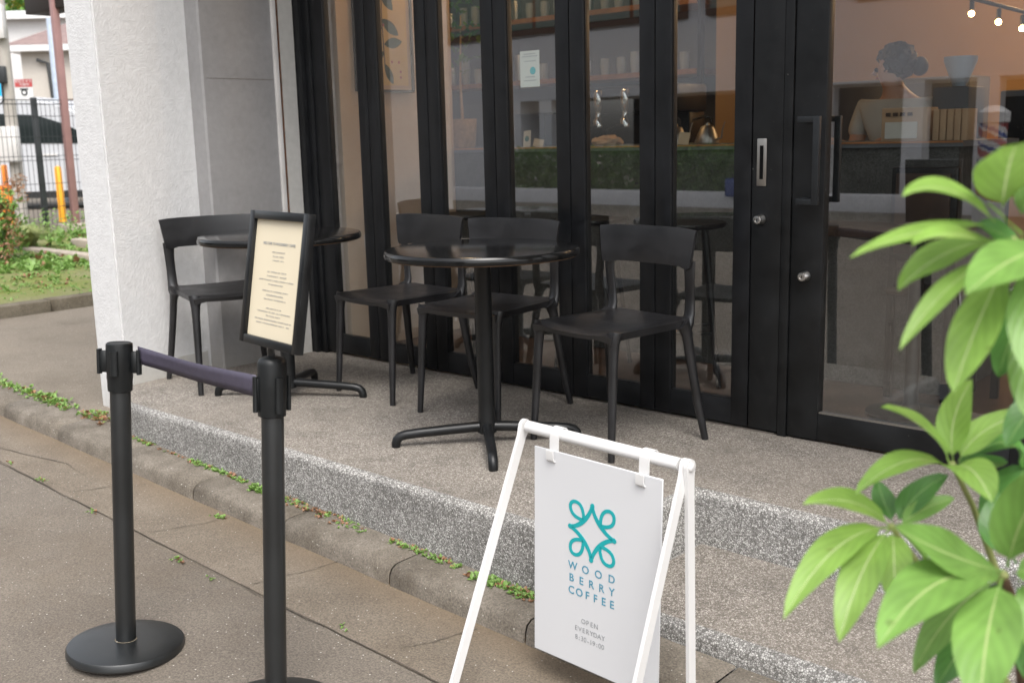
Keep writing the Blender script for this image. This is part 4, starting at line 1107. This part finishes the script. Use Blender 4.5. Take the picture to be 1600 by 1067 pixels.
hb, HM2 = house('house', 'white rendered house with a low white roof at the far left', h1, 7.4, 6, 5.7, .5, 'white_wall', 'white_sign', (.74, .67, 0))
bm = B(); box(bm, 1.0, 2.6, -.03, .02, 3.9, 4.5, 0, 1, 0, HM2); f_ = mk('window', bm, 'wire', hb, False)
bm = B(); box(bm, 1.05, 2.55, -.04, -.031, 3.95, 4.45, 0, 1, 0, HM2); mk('pane', bm, 'car_glass', f_, False)
pb_ = P(92, 158, 21)
bm = B(); tube(bm, [(pb_.x, pb_.y, .05), (pb_.x, pb_.y, 3.6)], .085, 16); po = mk('pipe_post', bm, 'pale_blue'); tag(po, 'pale blue round pipe post in front of the cream house', 'post')
pc_ = P(-1, 150, 22); CM = frame_mtx((pc_.x - .05, pc_.y, 0), (.74, .67, 0), (0, 0, 1))
bm = B(); box(bm, -.5, .14, -.02, .02, 1.5, 2.5, .01, 1, 0, CM); box(bm, -.5, -.46, -.025, .025, 0, 1.5, 0, 1, 0, CM); box(bm, .08, .12, -.025, .025, 0, 1.5, 0, 1, 0, CM); tag(mk('cyan_panel', bm, 'cyan'), 'bright cyan panel on short posts at the left edge', 'panel')
# trees beyond
def leaf_cloud(name, cen_, r, n, mat, par, s=.18, flat=1.):
    bm = B(); uvl = bm.loops.layers.uv.new('UVMap')
    cl = [Vector((random.gauss(0, .5), random.gauss(0, .5), random.gauss(0, .4) * flat)) * r for _ in range(14)]
    for _ in range(n):
        c = random.choice(cl); q = cen_ + c + Vector((random.gauss(0, 1), random.gauss(0, 1), random.gauss(0, 1) * flat)) * r * .2
        sprig(bm, uvl, q, s, 0, 2)
    return mk(name, bm, mat, par, False)
for u, v, dd, r, mat, lab in ((50, 20, 46, 1.7, 'yellowleaf', 'yellowing tree crown behind the white house roof'), (8, 8, 44, 1.8, 'hedge', 'dark green tree crown above the white house'), (74, 28, 48, 1.3, 'weed', 'light green tree crown above the mauve roof')):
    q = P(u, v, dd); tr = thing('tree', lab, 'tree', (q.x, q.y, 0)); leaf_cloud('crown', q, r, 1300, mat, tr, .3)
    bm = B(); tube(bm, [(q.x, q.y, 0), (q.x + .1, q.y, q.z * .6), (q.x, q.y, q.z)], [.2, .14, .05], 8); mk('trunk', bm, 'bark', tr)
q = P(103, 140, 24); tr = thing('bush', 'yellow green bush between the pipe post and the steel column', 'bush', (q.x, q.y, .07)); leaf_cloud('foliage', Vector((q.x, q.y, 1.4)), .7, 900, 'yellowleaf', tr, .12)

# ------------------------------------------------------------------ across the street (seen mirrored in the glass)
lw = B(); box(lw, -26, -4.6, -11.3, -11, -.5, -.02, .01); tag(mk('garden_wall', lw, 'far_white'), 'low white garden wall across the street', 'wall')
bm = B(); uvl = bm.loops.layers.uv.new('UVMap')
for _ in range(6500):
    sprig(bm, uvl, (random.uniform(-17.4, -10.2), random.uniform(-12.1, -11.25), random.uniform(-.1, .82)), .13, 0 if random.random() < .75 else 1, 2)
hg = mk('hedge', bm, None, mats=['hedge', 'weed'], smooth=False); tag(hg, 'clipped green hedge behind the low wall across the street', 'hedge')
ob_ = thing('opposite_building', 'pale building with brown framed windows across the street', 'building', (-12, -14, -.3))
boxo('wall', -21.3, -17.6, -14.4, -12.6, -.4, 3.4, 'far_white', ob_)
boxo('band', -17.59, 4, -14.4, -12.6, 1.95, 3.4, 'far_white', ob_)
boxo('ground_floor_shade', -17.59, 4, -17.4, -17.2, -.4, 3.4, 'dark', ob_)  # near-black wall stands in for the shade of the open ground floor
boxo('upper_wall', -21.3, 4, -15.4, -12.7, 3.41, 9, 'far_white', ob_)
for x in (-17, -10.0, -8.2, -6.9, -3.8, -1): boxo('pillar', x, x + .38, -12.95, -12.6, -.4, 1.945, 'far_white', ob_)
for x in (-21.2, -18.4, -15.6, -12.4, -9.2, -6.2):
    f_ = boxo('window', x, x + 2.7, -12.69, -12.55, 3.47, 5.2, 'brown_frame', ob_); boxo('pane', x + .12, x + 1.3, -12.549, -12.53, 3.6, 5.05, 'green_glass', f_); boxo('pane', x + 1.4, x + 2.58, -12.549, -12.53, 3.6, 5.05, 'green_glass', f_)
bl = B(); box(bl, -10.9, -10.3, -11.0, -10.9, -.1, .25, .03); tag(mk('blue_sheet', bl, 'blue'), 'folded blue tarpaulin hanging over the low wall across the street', 'tarpaulin')
db = thing('added_dark_house', 'dark house added across the street so the left panes reflect darkly', 'house', (-30, -14, -.3))  # dark mass added to keep bright reflections out of the left panes
boxo('wall', -45, -21.4, -14.4, -12.5, -.4, 6, 'brown_steel', db); boxo('roof', -45.5, -21.35, -14.8, -12.1, 6.01, 6.3, 'mauve_roof', db)
# barber pole across the street
bpx, bpy_ = -5.38, -9.0
bb = thing('barber_pole', 'red white and blue striped barber pole across the street', 'barber pole', (bpx, bpy_, -.3))
bm = B(); n = 28; rows = []
for j in range(41):
    z = .05 + 1.1 * j / 40; rows.append([bm.verts.new((bpx + .19 * math.cos(2 * PI * k / n + .0), bpy_ + .19 * math.sin(2 * PI * k / n), z)) for k in range(n)])
for j in range(40):
    for k in range(n):
        f = bm.faces.new((rows[j][k], rows[j][(k + 1) % n], rows[j + 1][(k + 1) % n], rows[j + 1][k])); ph = (k / n * 2 - j / 40 * 4) % 1; f.material_index = 0 if ph < .35 else (1 if ph < .65 else (2 if ph < .85 else 1))
mk('striped_drum', bm, None, bb, mats=['red', 'white_sign', 'blue'])
bm = B(); lathe(bm, [(.22, -.3), (.22, .04), (.19, .05)], (bpx, bpy_, 0), 28); lathe(bm, [(.19, 1.15), (.22, 1.16), (.22, 1.3), (.1, 1.38), (0, 1.4)], (bpx, bpy_, 0), 28); mk('casing', bm, 'white_sign', bb)

# ------------------------------------------------------------------ inside the cafe
ct = thing('bar_counter', 'long grey mortar counter with a thin wood edge inside the cafe', 'counter', (-3, 4.8, 0))
boxo('counter_front', -5.6, -1.62, 4.46, 4.52, 0, 1.035, 'counter', ct)
boxo('counter_end', -1.7, -1.62, 4.521, 5.1, 0, 1.035, 'counter', ct)
boxo('counter_top', -5.6, -1.6, 4.44, 5.12, 1.036, 1.058, 'bargrey', ct)
boxo('wood_edge', -4.49, -1.6, 4.432, 4.4395, 1.052, 1.060, 'wood', ct)
# back counter block and shelving
bk = thing('back_shelf', 'wood shelving with rows of glasses behind the counter', 'shelf', (-4, 6.4, 0))
boxo('cabinet', -6.5, -3.95, 6.1, 6.58, 0, .95, 'bargrey', bk)
for z in (1.5, 1.95): boxo('shelf', -6.5, -4.0, 6.22, 6.58, z, z + .035, 'wood', bk)
for x in (-3.98, -3.64): boxo('upright', x, x + .03, 6.2, 6.24, .95, 2.86, 'iron', bk)
n_g = 0
for z in (1.535, 1.985):
    for i in range(17):
        x = -6.4 + .14 * i + random.uniform(-.02, .02); h = random.choice((.12, .15, .2)); bm = B(); lathe(bm, [(.028, 0), (.036, h * .6), (.032, h), (.029, h), (.033, h * .6), (.024, .008), (0, .008)], (x, 6.34, z), 12)
        g_ = mk('drinking_glass', bm, 'steel' if i % 5 == 0 else 'pale_blue'); tag(g_, 'tumbler in the row standing on the %s wood shelf behind the counter' % ('lower' if z < 1.6 else 'upper'), 'glass', 'glasses on the %s shelf' % ('lower' if z < 1.6 else 'upper'))
nc = thing('grey_cabinet', 'grey cabinet with a dark open niche behind the left end of the counter', 'cabinet', (-4.9, 5.5, 1.0))
boxo('body', -5.45, -4.84, 5.35, 5.7, .9, 1.34, 'bargrey', nc); boxo('body_top', -4.839, -4.2, 5.35, 5.7, 1.265, 1.34, 'bargrey', nc); boxo('niche_back', -4.839, -4.2, 5.65, 5.7, .9, 1.264, 'dark', nc)
# espresso machine
em = thing('espresso_machine', 'dark espresso machine with chrome group heads behind the counter', 'espresso machine', (-3.95, 5.25, 1.0))
boxo('body', -4.25, -3.52, 5.28, 5.6, 1.24, 1.40, 'iron', em, .02); boxo('back_body', -4.2, -3.55, 5.45, 5.62, 1.0, 1.24, 'iron', em, .01); boxo('drip_tray', -4.25, -3.52, 5.2, 5.5, 1.0, 1.06, 'iron', em, .01)
for x in (-4.06, -3.86):
    bm = B(); lathe(bm, [(.032, 0), (.034, .04), (.02, .06), (.02, .10), (.03, .12), (.03, .2), (.02, .22), (0, .22)], (x, 5.24, 1.16), 20); gh = mk('group_head', bm, 'chrome', em)
    bm = B(); tube(bm, [(x, 5.22, 1.17), (x, 5.1, 1.15), (x + .02, 5.02, 1.13)], [.012, .013, .014], 10); mk('handle', bm, 'iron', gh)
for i, (x, col, hh) in enumerate(((-3.93, 'basket', .12), (-3.45, 'tan', .09))):
    pass
bm = B(); bmesh.ops.create_icosphere(bm, subdivisions=3, radius=.075, matrix=Matrix.Translation((-3.66, 4.8, 1.08)) @ Matrix.Diagonal((1.3, .8, .45, 1)))
for v in bm.verts: v.co += Vector((random.uniform(-1, 1), random.uniform(-1, 1), random.uniform(-1, 1))) * .008; v.co.z = max(v.co.z, 1.0585)
tag(mk('paper_bag', bm, 'tan', None), 'crumpled tan bag lying on the counter below the espresso machine', 'bag')
# pour-over kettles
def kettle(x, y, first=None):
    k = thing('kettle', 'x', 'kettle', (x, y, 1.0585))
    bm = B(); lathe(bm, [(0, 0), (.062, 0), (.064, .01), (.05, .05), (.034, .085), (.03, .09), (.012, .094), (.01, .105), (0, .107)], n=24); mk('body', bm, 'nickel', k, world=False)
    bm = B(); tube(bm, [(.03, 0, .08), (.02, 0, .13), (-.02, 0, .14), (-.06, 0, .13), (-.085, 0, .125)], [.005, .006, .007, .007, .006], 8); mk('handle', bm, 'iron', k, world=False)
    bm = B(); tube(bm, [(.055, 0, .02), (.085, 0, .03), (.09, 0, .07), (.105, 0, .11)], [.007, .005, .004, .003], 8); mk('spout', bm, 'nickel', k, world=False)
    return k
k1 = kettle(-3.05, 4.85); k1['label'] = 'brassy pour-over kettle on the counter with its spout to the right, rightmost of two'; k1['category'] = 'kettle'; k1['group'] = 'kettles on the counter'
k2 = copy_tree(k1); k2.location = (-3.25, 4.86, 1.0585); k2['label'] = 'brassy pour-over kettle on the counter partly hidden by a cream card'
def card(u, v, w, h, mat, label, y=4.7, tilt_=0, dot=None):
    d = AF * 1672.46 + AR * (u - 800) + AD * (v - 533.5); t = y / d.y; x = (CAM + d * t).x
    m = Matrix.Translation((x, y, 1.0585)) @ Matrix.Rotation(math.radians(tilt_), 4, 'Y') @ Matrix.Rotation(math.radians(-12), 4, 'X')
    o = thing('counter_card', label, 'card', (x, y, 1.0585)); bm = B(); box(bm, -w / 2, w / 2, -.001, .001, .001, h, 0, 1, 0, m); mk('card', bm, mat, o, False)
    if dot:
        bm = B(); lathe(bm, [(0, 0), (w * .3, 0), (w * .3, .001), (0, .001)], m @ Vector((0, -.0012, h * .5)), 20, m.to_3x3() @ Vector((0, -1, 0))); mk('printed_dot', bm, dot, o, False)
    return o
card(823, 225, .055, .095, 'paper', 'upright white card with a teal emblem on the counter', dot='teal_dull', tilt_=-6)
card(840, 226, .075, .045, 'cream', 'low cream card leaning on the counter beside the teal emblem card', tilt_=8)
card(1067, 222, .065, .062, 'cream', 'cream card standing in front of the kettles', y=4.68, tilt_=4)
# potted plant at the left end
pt_ = thing('potted_plant', 'slim tree in a tan woven pot on the counter end', 'plant', (-4.78, 4.8, 1.0585))
bm = B(); lathe(bm, [(0, 0), (.072, 0), (.078, .01), (.088, .175), (.08, .175), (.077, .16), (0, .16)], (-4.78, 4.8, 1.0585), 28); mk('pot', bm, 'basket', pt_)
bm = B(); tube(bm, [(-4.78, 4.8, 1.2), (-4.79, 4.8, 1.45), (-4.78, 4.81, 1.85)], [.01, .007, .004], 8); mk('trunk', bm, 'tan', pt_)
bm = B(); uvl = bm.loops.layers.uv.new('UVMap')
for _ in range(60): sprig(bm, uvl, (-4.78 + random.gauss(0, .08), 4.8 + random.gauss(0, .08), random.uniform(1.5, 2.0)), .07, 0, 2)
mk('foliage', bm, 'hedge', pt_, False)
# poster taped inside the glass, framed print on the side wall
psx = -3.12
bm = B(); box(bm, -3.160, -3.050, FY + .0285, FY + .0292, 1.325, 1.475); po_ = mk('poster', bm, 'paper', None, False); tag(po_, 'white menu poster with a teal spot taped inside the glass door', 'poster')
bm = B(); lathe(bm, [(0, 0), (.016, 0), (.016, .0005), (0, .0005)], (-3.088, FY + .0284, 1.392), 20, (0, -1, 0)); mk('printed_spot', bm, 'teal', po_, False)
bm = B()
for z, a in ((1.46, .032), (1.45, .04), (1.43, .03), (1.365, .025), (1.35, .034)):
    x = -3.105 - a
    while x < -3.105 + a: box(bm, x, x + .004, FY + .0278, FY + .0284, z, z + .004); x += .006
mk('small_print', bm, 'grey_ink', po_, False)
pf = thing('framed_print', 'framed botanical print of a coffee branch on the beige side wall', 'picture', (-4.49, 3.93, 1.37))
bm = B(); Y0, Y1, Z0, Z1 = 3.725, 4.13, 1.372, 2.2
for a in ((Y0, Y0 + .012, Z0, Z1), (Y1 - .012, Y1, Z0, Z1), (Y0 + .0121, Y1 - .0121, Z0, Z0 + .012), (Y0 + .0121, Y1 - .0121, Z1 - .012, Z1)): box(bm, -4.4995, -4.475, a[0], a[1], a[2], a[3])
mk('frame', bm, 'iron', pf, False)
boxo('paper', -4.498, -4.490, Y0 + .012, Y1 - .012, Z0 + .012, Z1 - .012, 'tan', pf); boxo('mount', -4.4985, -4.4885, Y0 + .035, Y1 - .035, Z0 + .035, Z1 - .035, 'print_paper', pf)
bm = B(); uvl = bm.loops.layers.uv.new('UVMap')
def pleaf(y, z, L, ang, w):
    c, s = math.cos(ang), math.sin(ang); pts = []
    for t in lin(0, 1, 9): pts.append((t * L, w / 2 * math.sin(PI * t) ** .8))
    for t in lin(1, 0, 9)[1:-1]: pts.append((t * L, -w / 2 * math.sin(PI * t) ** .8))
    bm.faces.new([bm.verts.new((-4.4878, y + a * c - b_ * s, z + a * s + b_ * c)) for a, b_ in pts])
for a in ((3.93, 1.62, .13, .15, .055), (3.93, 1.52, .12, -1.1, .045), (3.92, 1.75, .14, -.6, .06), (3.92, 1.7, .12, 2.6, .05), (3.92, 1.85, .13, .4, .06), (3.91, 1.95, .12, 2.4, .06), (3.92, 1.9, .13, -.9, .06), (3.93, 1.58, .1, 3.6, .05)): pleaf(*a)
mk('printed_leaves', bm, 'print_green', pf, False)
bm = B(); tube(bm, [(-4.488, 3.93, 1.5), (-4.488, 3.92, 1.75), (-4.488, 3.93, 2.1)], .003, 6)
mk('printed_stem', bm, 'bark', pf, False)
bm = B()
for y, z in ((3.98, 1.53), (4.03, 1.53), (4.04, 1.48), (4.04, 1.45), (3.93, 1.72)): lathe(bm, [(0, 0), (.007, 0), (.007, .001), (0, .001)], (-4.488, y, z), 12, (1, 0, 0))
mk('printed_berries', bm, 'red', pf, False)
bm = B(); box(bm, -4.4995, -4.494, 3.735, 3.765, .55, .62, .002); tag(mk('wall_socket', bm, 'trim_white'), 'small socket plate low on the beige side wall', 'socket')
# bar stools
def make_stool():
    t = thing('bar_stool', 'x', 'stool')
    bm = B(); lathe(bm, [(0, .7), (.16, .7), (.172, .708), (.175, .716), (.17, .725), (.1, .722), (0, .72)], n=40); mk('seat', bm, 'chair', t, world=False)
    for k in range(4):
        a = PI / 4 + k * PI / 2; bm = B(); tube(bm, [(.11 * math.cos(a), .11 * math.sin(a), .7), (.2 * math.cos(a), .2 * math.sin(a), 0)], [.014, .011], 10); mk('leg', bm, 'chair', t, world=False)
    bm = B(); pts = [(.17 * math.cos(PI / 4 + k * PI / 2), .17 * math.sin(PI / 4 + k * PI / 2), .24) for k in range(5)]
    tube(bm, pts, .007, 8); mk('footrest', bm, 'chair', t, world=False)
    return t
st0 = make_stool()
for i, (x, lab) in enumerate(((-4.02, 'black bar stool at the left end of the counter, behind the near table'), (-3.2, 'black bar stool at the middle of the counter'), (-2.66, 'black bar stool nearest the lock stile, behind the right chair'))):
    o = st0 if i == 0 else copy_tree(st0); o.location = (x, 4.07, 0); o.rotation_euler = (0, 0, .3 * i); o['label'] = lab; o['category'] = 'stool'; o['group'] = 'bar stools inside'
# dining table and chair inside the glass door
dt = thing('dining_table', 'dark table on a single column just inside the glass door', 'table', (-1.78, 4.15, 0))
boxo('tabletop', -2.15, -1.5, 3.98, 4.36, .70, .73, 'walnut', dt, .004)
bm = B(); lathe(bm, [(.17, 0), (.17, .012), (.04, .03), (.028, .05), (.028, .69), (.08, .698)], (-1.62, 4.08, 0), 24); mk('column', bm, 'iron', dt)
dc = thing('dining_chair', 'dark wooden chair with a tall padded back inside the glass door', 'chair', (-1.66, 4.4, 0))
bm = B(); box(bm, -1.83, -1.56, 4.30, 4.33, .58, .96, .01); mk('backrest', bm, 'iron', dc)
boxo('back_pad', -1.805, -1.585, 4.285, 4.299, .61, .935, 'walnut', dc, .004)
boxo('seat', -1.83, -1.54, 4.28, 4.64, .44, .47, 'walnut', dc, .01)
for x in (-1.815, -1.575):
    for y, z in ((4.315, .6), (4.62, .45)): boxo('leg', x - .015, x + .015, y - .015, y + .015, 0, z - .005, 'iron', dc, .003)
bch = thing('side_bench', 'low dark bench with a thin metal rail inside the glass door', 'bench', (-1.2, 4.7, 0))
boxo('seat', -1.5, -.9, 4.5, 4.9, .44, .48, 'iron', bch, .01); 
for x in (-1.47, -.95):
    for y in (4.53, 4.85): boxo('leg', x, x + .03, y, y + .03, 0, .44, 'iron', bch, .002)
bm = B(); tube(bm, [(-1.48, 4.49, .52), (-.92, 4.49, .52)], .006, 8); mk('rail', bm, 'steel', bch)
# boxes, oven, appliances near the till
cb = thing('drip_bag_box', 'pale carton of drip coffee bags with a front panel on the counter', 'box', (-1.98, 4.75, 1.0585))
boxo('carton', -2.02, -1.82, 4.62, 4.74, 1.0585, 1.2, 'tan', cb, .003); boxo('front_panel', -2.0, -1.86, 4.612, 4.619, 1.07, 1.14, 'paper', cb)
for k in range(4): boxo('window_slot', -2.0 + .032 * k, -1.98 + .032 * k, 4.614, 4.6195, 1.165, 1.18, 'walnut', cb)
bag0 = None
for i in range(5):
    x = -1.80 + .03 * i
    if bag0 is None:
        bag0 = boxo('coffee_packet', 0, .026, 0, .11, 0, .13, 'tan', None, .004, world=False); o = bag0
    else: o = bag0.copy(); C.objects.link(o)
    o.location = (x, 4.63, 1.0585); tag(o, 'tan coffee packet in the row beside the drip bag carton', 'packet', 'coffee packets on the counter')
gr_ = thing('coffee_grinder', 'grey coffee grinder with a hopper behind the counter', 'grinder', (-1.95, 5.3, 1.0))
boxo('body', -2.03, -1.86, 5.2, 5.42, .96, 1.3, 'bargrey', gr_, .01)
bm = B(); lathe(bm, [(.03, 1.3), (.075, 1.42), (.075, 1.44), (0, 1.44)], (-1.945, 5.31, 0), 20); mk('hopper', bm, 'pale_blue', gr_)
ov = thing('small_oven', 'dark grey oven with a glass front behind the counter', 'oven', (-1.75, 5.6, 1.0))
boxo('body', -1.82, -1.42, 5.5, 5.9, .98, 1.28, 'bargrey', ov, .01); boxo('door', -1.79, -1.5, 5.485, 5.499, 1.01, 1.25, 'iron', ov, .003)
cb2 = boxo('wall_cabinet', -1.5, -1.1, 6.8, 7.2, .95, 1.42, 'bargrey', None); tag(cb2, 'grey box cabinet in front of the warm back wall', 'cabinet')
boxs = boxo('sideboard', -1.3, .6, 7.0, 7.5, 0, .96, 'walnut', None, .01); tag(boxs, 'dark wood sideboard along the warm back wall', 'sideboard')
tc_ = thing('tall_cabinet', 'tall dark grey storage cabinet behind the barista', 'cabinet', (-3.6, 7.9, 0))
boxo('body', -4.7, -2.75, 7.7, 8.1, 0, 1.46, 'bargrey', tc_, .01)
for k in range(4): boxo('door', -4.68 + .48 * k, -4.22 + .48 * k, 7.68, 7.699, .05, 1.42, 'bargrey', tc_, .003)
vs_ = thing('dried_twig', 'thin dried twig in a small vase against the warm wall', 'vase', (-.98, 7.1, .96))
bm = B(); lathe(bm, [(0, 0), (.03, 0), (.04, .05), (.015, .1), (.012, .12)], (-.98, 7.1, .96), 16); mk('vase', bm, 'walnut', vs_)
bm = B(); tube(bm, [(-.98, 7.1, 1.05), (-.97, 7.1, 1.25), (-.99, 7.1, 1.42)], .005, 6); tube(bm, [(-.985, 7.1, 1.35), (-1.05, 7.1, 1.42)], .006, 6); tube(bm, [(-.985, 7.1, 1.33), (-.93, 7.1, 1.4)], .005, 6); mk('twig', bm, 'bark', vs_)
# lit bulbs on a rail
rl = thing('light_rail', 'black conduit rail carrying three lit filament bulbs', 'light rail', (-1.6, 6.5, 2.0))
pts = [P(1518, 22, 6.3), P(1560, 35, 6.3), P(1597, 45, 6.3)]
bm = B(); a = P(1440, -22, 6.3); b_ = P(1700, 45, 6.3); tube(bm, [a, b_], .012, 8); tube(bm, [a + Vector((0, 1.2, .1)), b_ + Vector((0, 1.2, .1))], .012, 8)
for q in (a, b_): tube(bm, [q, Vector((q.x, q.y, 2.88))], .008, 8)
mk('conduit', bm, 'iron', rl)
for i, q in enumerate(pts):
    t_ = (q - a).dot((b_ - a).normalized()); top = a + (b_ - a).normalized() * t_
    lb = thing('pendant_bulb', ('leftmost', 'middle', 'rightmost')[i] + ' of the three glowing filament bulbs under the rail', 'bulb', q, 0, 'glowing bulbs')
    bm = B(); bmesh.ops.create_icosphere(bm, subdivisions=3, radius=.017, matrix=Matrix.Translation(q)); mk('bulb', bm, 'bulb', lb)
    bm = B(); tube(bm, [q + Vector((0, 0, .02)), q + Vector((0, 0, .075))], .014, 10); tube(bm, [q + Vector((0, 0, .07)), Vector((q.x, q.y, max(top.z, q.z + .1)))], .003, 6); mk('socket', bm, 'iron', lb)
for q, en in [(Vector((-1.4, 6.9, 2.3)), 8), (Vector((-.6, 7.6, 2.3)), 12), (Vector((-3.9, 5.3, 2.45)), 1.5), (Vector((-5.6, 5.6, 2.45)), 1.2), (Vector((-4.1, 4.05, 2.5)), 4.5), (Vector((-2.2, 7.6, 2.4)), 12)]:  # unseen lamps added to warm the interior and its back wall
    pl_ = bpy.data.lights.new('fill_light', 'POINT'); pl_.energy = en; pl_.color = (1, .62, .32); pl_.shadow_soft_size = .06
    lo = thing('added_lamp', 'added warm fill lamp inside the cafe, unseen above the glass', 'lamp', q, 0, 'added fill lamps')
    o = bpy.data.objects.new('added_lamp_light', pl_); C.objects.link(o); o.parent = lo
    bm = B(); bmesh.ops.create_icosphere(bm, subdivisions=2, radius=.03, matrix=Matrix.Translation((0, 0, .1))); mk('bulb', bm, 'bulb', lo, world=False)
    bm = B(); tube(bm, [(0, 0, .12), (0, 0, 2.86 - q.z)], .004, 6); mk('cord', bm, 'iron', lo, world=False)

# ------------------------------------------------------------------ barista behind the counter
def skin_body(name, verts, edges, mat, parent, root=0, sub=2):
    me = bpy.data.meshes.new(name); me.from_pydata([v[:3] for v in verts], edges, []); me.materials.append(M[mat])
    o = bpy.data.objects.new(name, me); C.objects.link(o)
    if parent: o.parent = parent; o.matrix_parent_inverse = wmat(parent).inverted()
    o.modifiers.new('skin', 'SKIN'); sk = me.skin_vertices[0].data
    for i, v in enumerate(verts): sk[i].radius = (v[3], v[4] if len(v) > 4 else v[3]); sk[i].use_root = (i == root)
    s_ = o.modifiers.new('sub', 'SUBSURF'); s_.levels = sub; s_.render_levels = sub
    dg = bpy.context.evaluated_depsgraph_get(); me2 = bpy.data.meshes.new_from_object(o.evaluated_get(dg)); me2.shade_smooth()
    o.modifiers.clear(); o.data = me2; return o
px, py = -2.16, 5.35
px, py = -2.25, 5.35
pe = thing('person', 'barista with dark tied hair and pale shirt looking down behind the counter', 'person', (px, py, 0))
K = 1.0
V_ = [(px, py, .92, .13, .11), (px, py, 1.1, .12, .1), (px, py - .02, 1.24, .15, .1), (px, py - .03, 1.32, .13, .08), (px - .01, py - .05, 1.39, .048), (px - .035, py - .05, 1.44, .06, .06), (px - .04, py - .04, 1.50, .08, .075), (px - .03, py - .03, 1.56, .05),
      (px - .17, py - .03, 1.29, .055), (px - .22, py - .06, 1.08, .042), (px - .3, py - .25, 1.12, .033), (px - .35, py - .32, 1.16, .024), (px + .17, py - .03, 1.29, .055), (px + .23, py - .06, 1.08, .042), (px + .12, py - .26, 1.1, .033), (px + .06, py - .33, 1.12, .024),
      (px - .09, py, .82, .09), (px - .1, py, .46, .06), (px - .1, py + .02, .08, .04), (px - .1, py - .12, .04, .04), (px + .09, py, .82, .09), (px + .1, py, .46, .06), (px + .1, py + .02, .08, .04), (px + .1, py - .12, .04, .04)]
E_ = [(0, 1), (1, 2), (2, 3), (3, 4), (4, 5), (5, 6), (6, 7), (2, 8), (8, 9), (9, 10), (10, 11), (2, 12), (12, 13), (13, 14), (14, 15), (0, 16), (16, 17), (17, 18), (18, 19), (0, 20), (20, 21), (21, 22), (22, 23)]
for hand, sg_ in ((11, -1), (15, 1)):
    hx_, hy_, hz_ = V_[hand][:3]; b0 = len(V_); V_.append((hx_ - .01 * sg_, hy_ - .05, hz_ - .005, .024, .014)); E_.append((hand, b0))
    for k, L in enumerate((.055, .065, .06, .045)):
        i0 = len(V_); dx = (k - 1.5) * .017; V_.append((hx_ + dx, hy_ - .08, hz_ - .01, .008)); V_.append((hx_ + dx, hy_ - .08 - L * .6, hz_ - .03, .007)); V_.append((hx_ + dx, hy_ - .08 - L * .75, hz_ - .05, .006)); E_ += [(b0, i0), (i0, i0 + 1), (i0 + 1, i0 + 2)]
    i0 = len(V_); V_.append((hx_ - sg_ * .035, hy_ - .055, hz_ - .02, .009)); V_.append((hx_ - sg_ * .04, hy_ - .085, hz_ - .035, .007)); E_ += [(b0, i0), (i0, i0 + 1)]
skin_body('body', V_, E_, 'skin', pe)
skin_body('shirt', [(px, py, .9, .145, .125), (px, py, 1.1, .135, .115), (px, py - .02, 1.24, .165, .115), (px, py - .03, 1.325, .12, .09), (px - .175, py - .03, 1.29, .07), (px - .215, py - .05, 1.13, .056), (px + .175, py - .03, 1.29, .07), (px + .225, py - .05, 1.13, .056)], [(0, 1), (1, 2), (2, 3), (2, 4), (4, 5), (2, 6), (6, 7)], 'shirt', pe)
skin_body('trousers', [(px, py, .9, .14, .12), (px - .09, py, .8, .1), (px - .1, py, .46, .07), (px - .1, py + .02, .1, .055), (px + .09, py, .8, .1), (px + .1, py, .46, .07), (px + .1, py + .02, .1, .055)], [(0, 1), (1, 2), (2, 3), (0, 4), (4, 5), (5, 6)], 'iron', pe)
bm = B(); bmesh.ops.create_icosphere(bm, subdivisions=4, radius=.098, matrix=Matrix.Translation((px - .01, py - .03, 1.53)) @ Matrix.Diagonal((1.05, .95, 1.0, 1)))
bmesh.ops.delete(bm, geom=[v for v in bm.verts if v.co.x < px - .05 and v.co.z < 1.53], context='VERTS')
for v in bm.verts: v.co += Vector((random.uniform(-1, 1), random.uniform(-1, 1), random.uniform(-1, 1))) * .003 + Vector((math.sin(v.co.z * 190), math.cos(v.co.x * 210), math.sin(v.co.y * 170))) * .006
bmesh.ops.create_icosphere(bm, subdivisions=3, radius=.045, matrix=Matrix.Translation((px + .095, py + .01, 1.50)) @ Matrix.Diagonal((1, .9, 1.1, 1)))
mk('hair', bm, 'hair', pe)
hc_ = Vector((px - .05, py - .04, 1.49)); bm = B(); FR = Matrix.Rotation(-PI / 2 + .25, 3, 'Z')
def face(p): return hc_ + FR @ Vector(p)
for s_ in (-1, 1):
    bm = B(); bmesh.ops.create_icosphere(bm, subdivisions=2, radius=.011, matrix=Matrix.Translation(face((s_ * .026, -.058, .0)))); mk('eye', bm, 'dark', pe)
bm = B(); tube(bm, [face((0, -.056, .005)), face((0, -.078, -.02)), face((0, -.06, -.026))], [.006, .011, .008], 8); mk('nose', bm, 'skin', pe)
bm = B(); tube(bm, [face((-.018, -.052, -.042)), face((0, -.058, -.043)), face((.018, -.052, -.042))], [.003, .005, .003], 8); mk('mouth', bm, 'red', pe)
for s_ in (-1, 1):
    bm = B(); bmesh.ops.create_icosphere(bm, subdivisions=2, radius=.016, matrix=Matrix.Translation(face((s_ * .064, 0, -.005))) @ Matrix.Diagonal((.8, .8, 1.2, 1))); mk('ear', bm, 'skin', pe)

pe.scale = (.94, .94, .94)
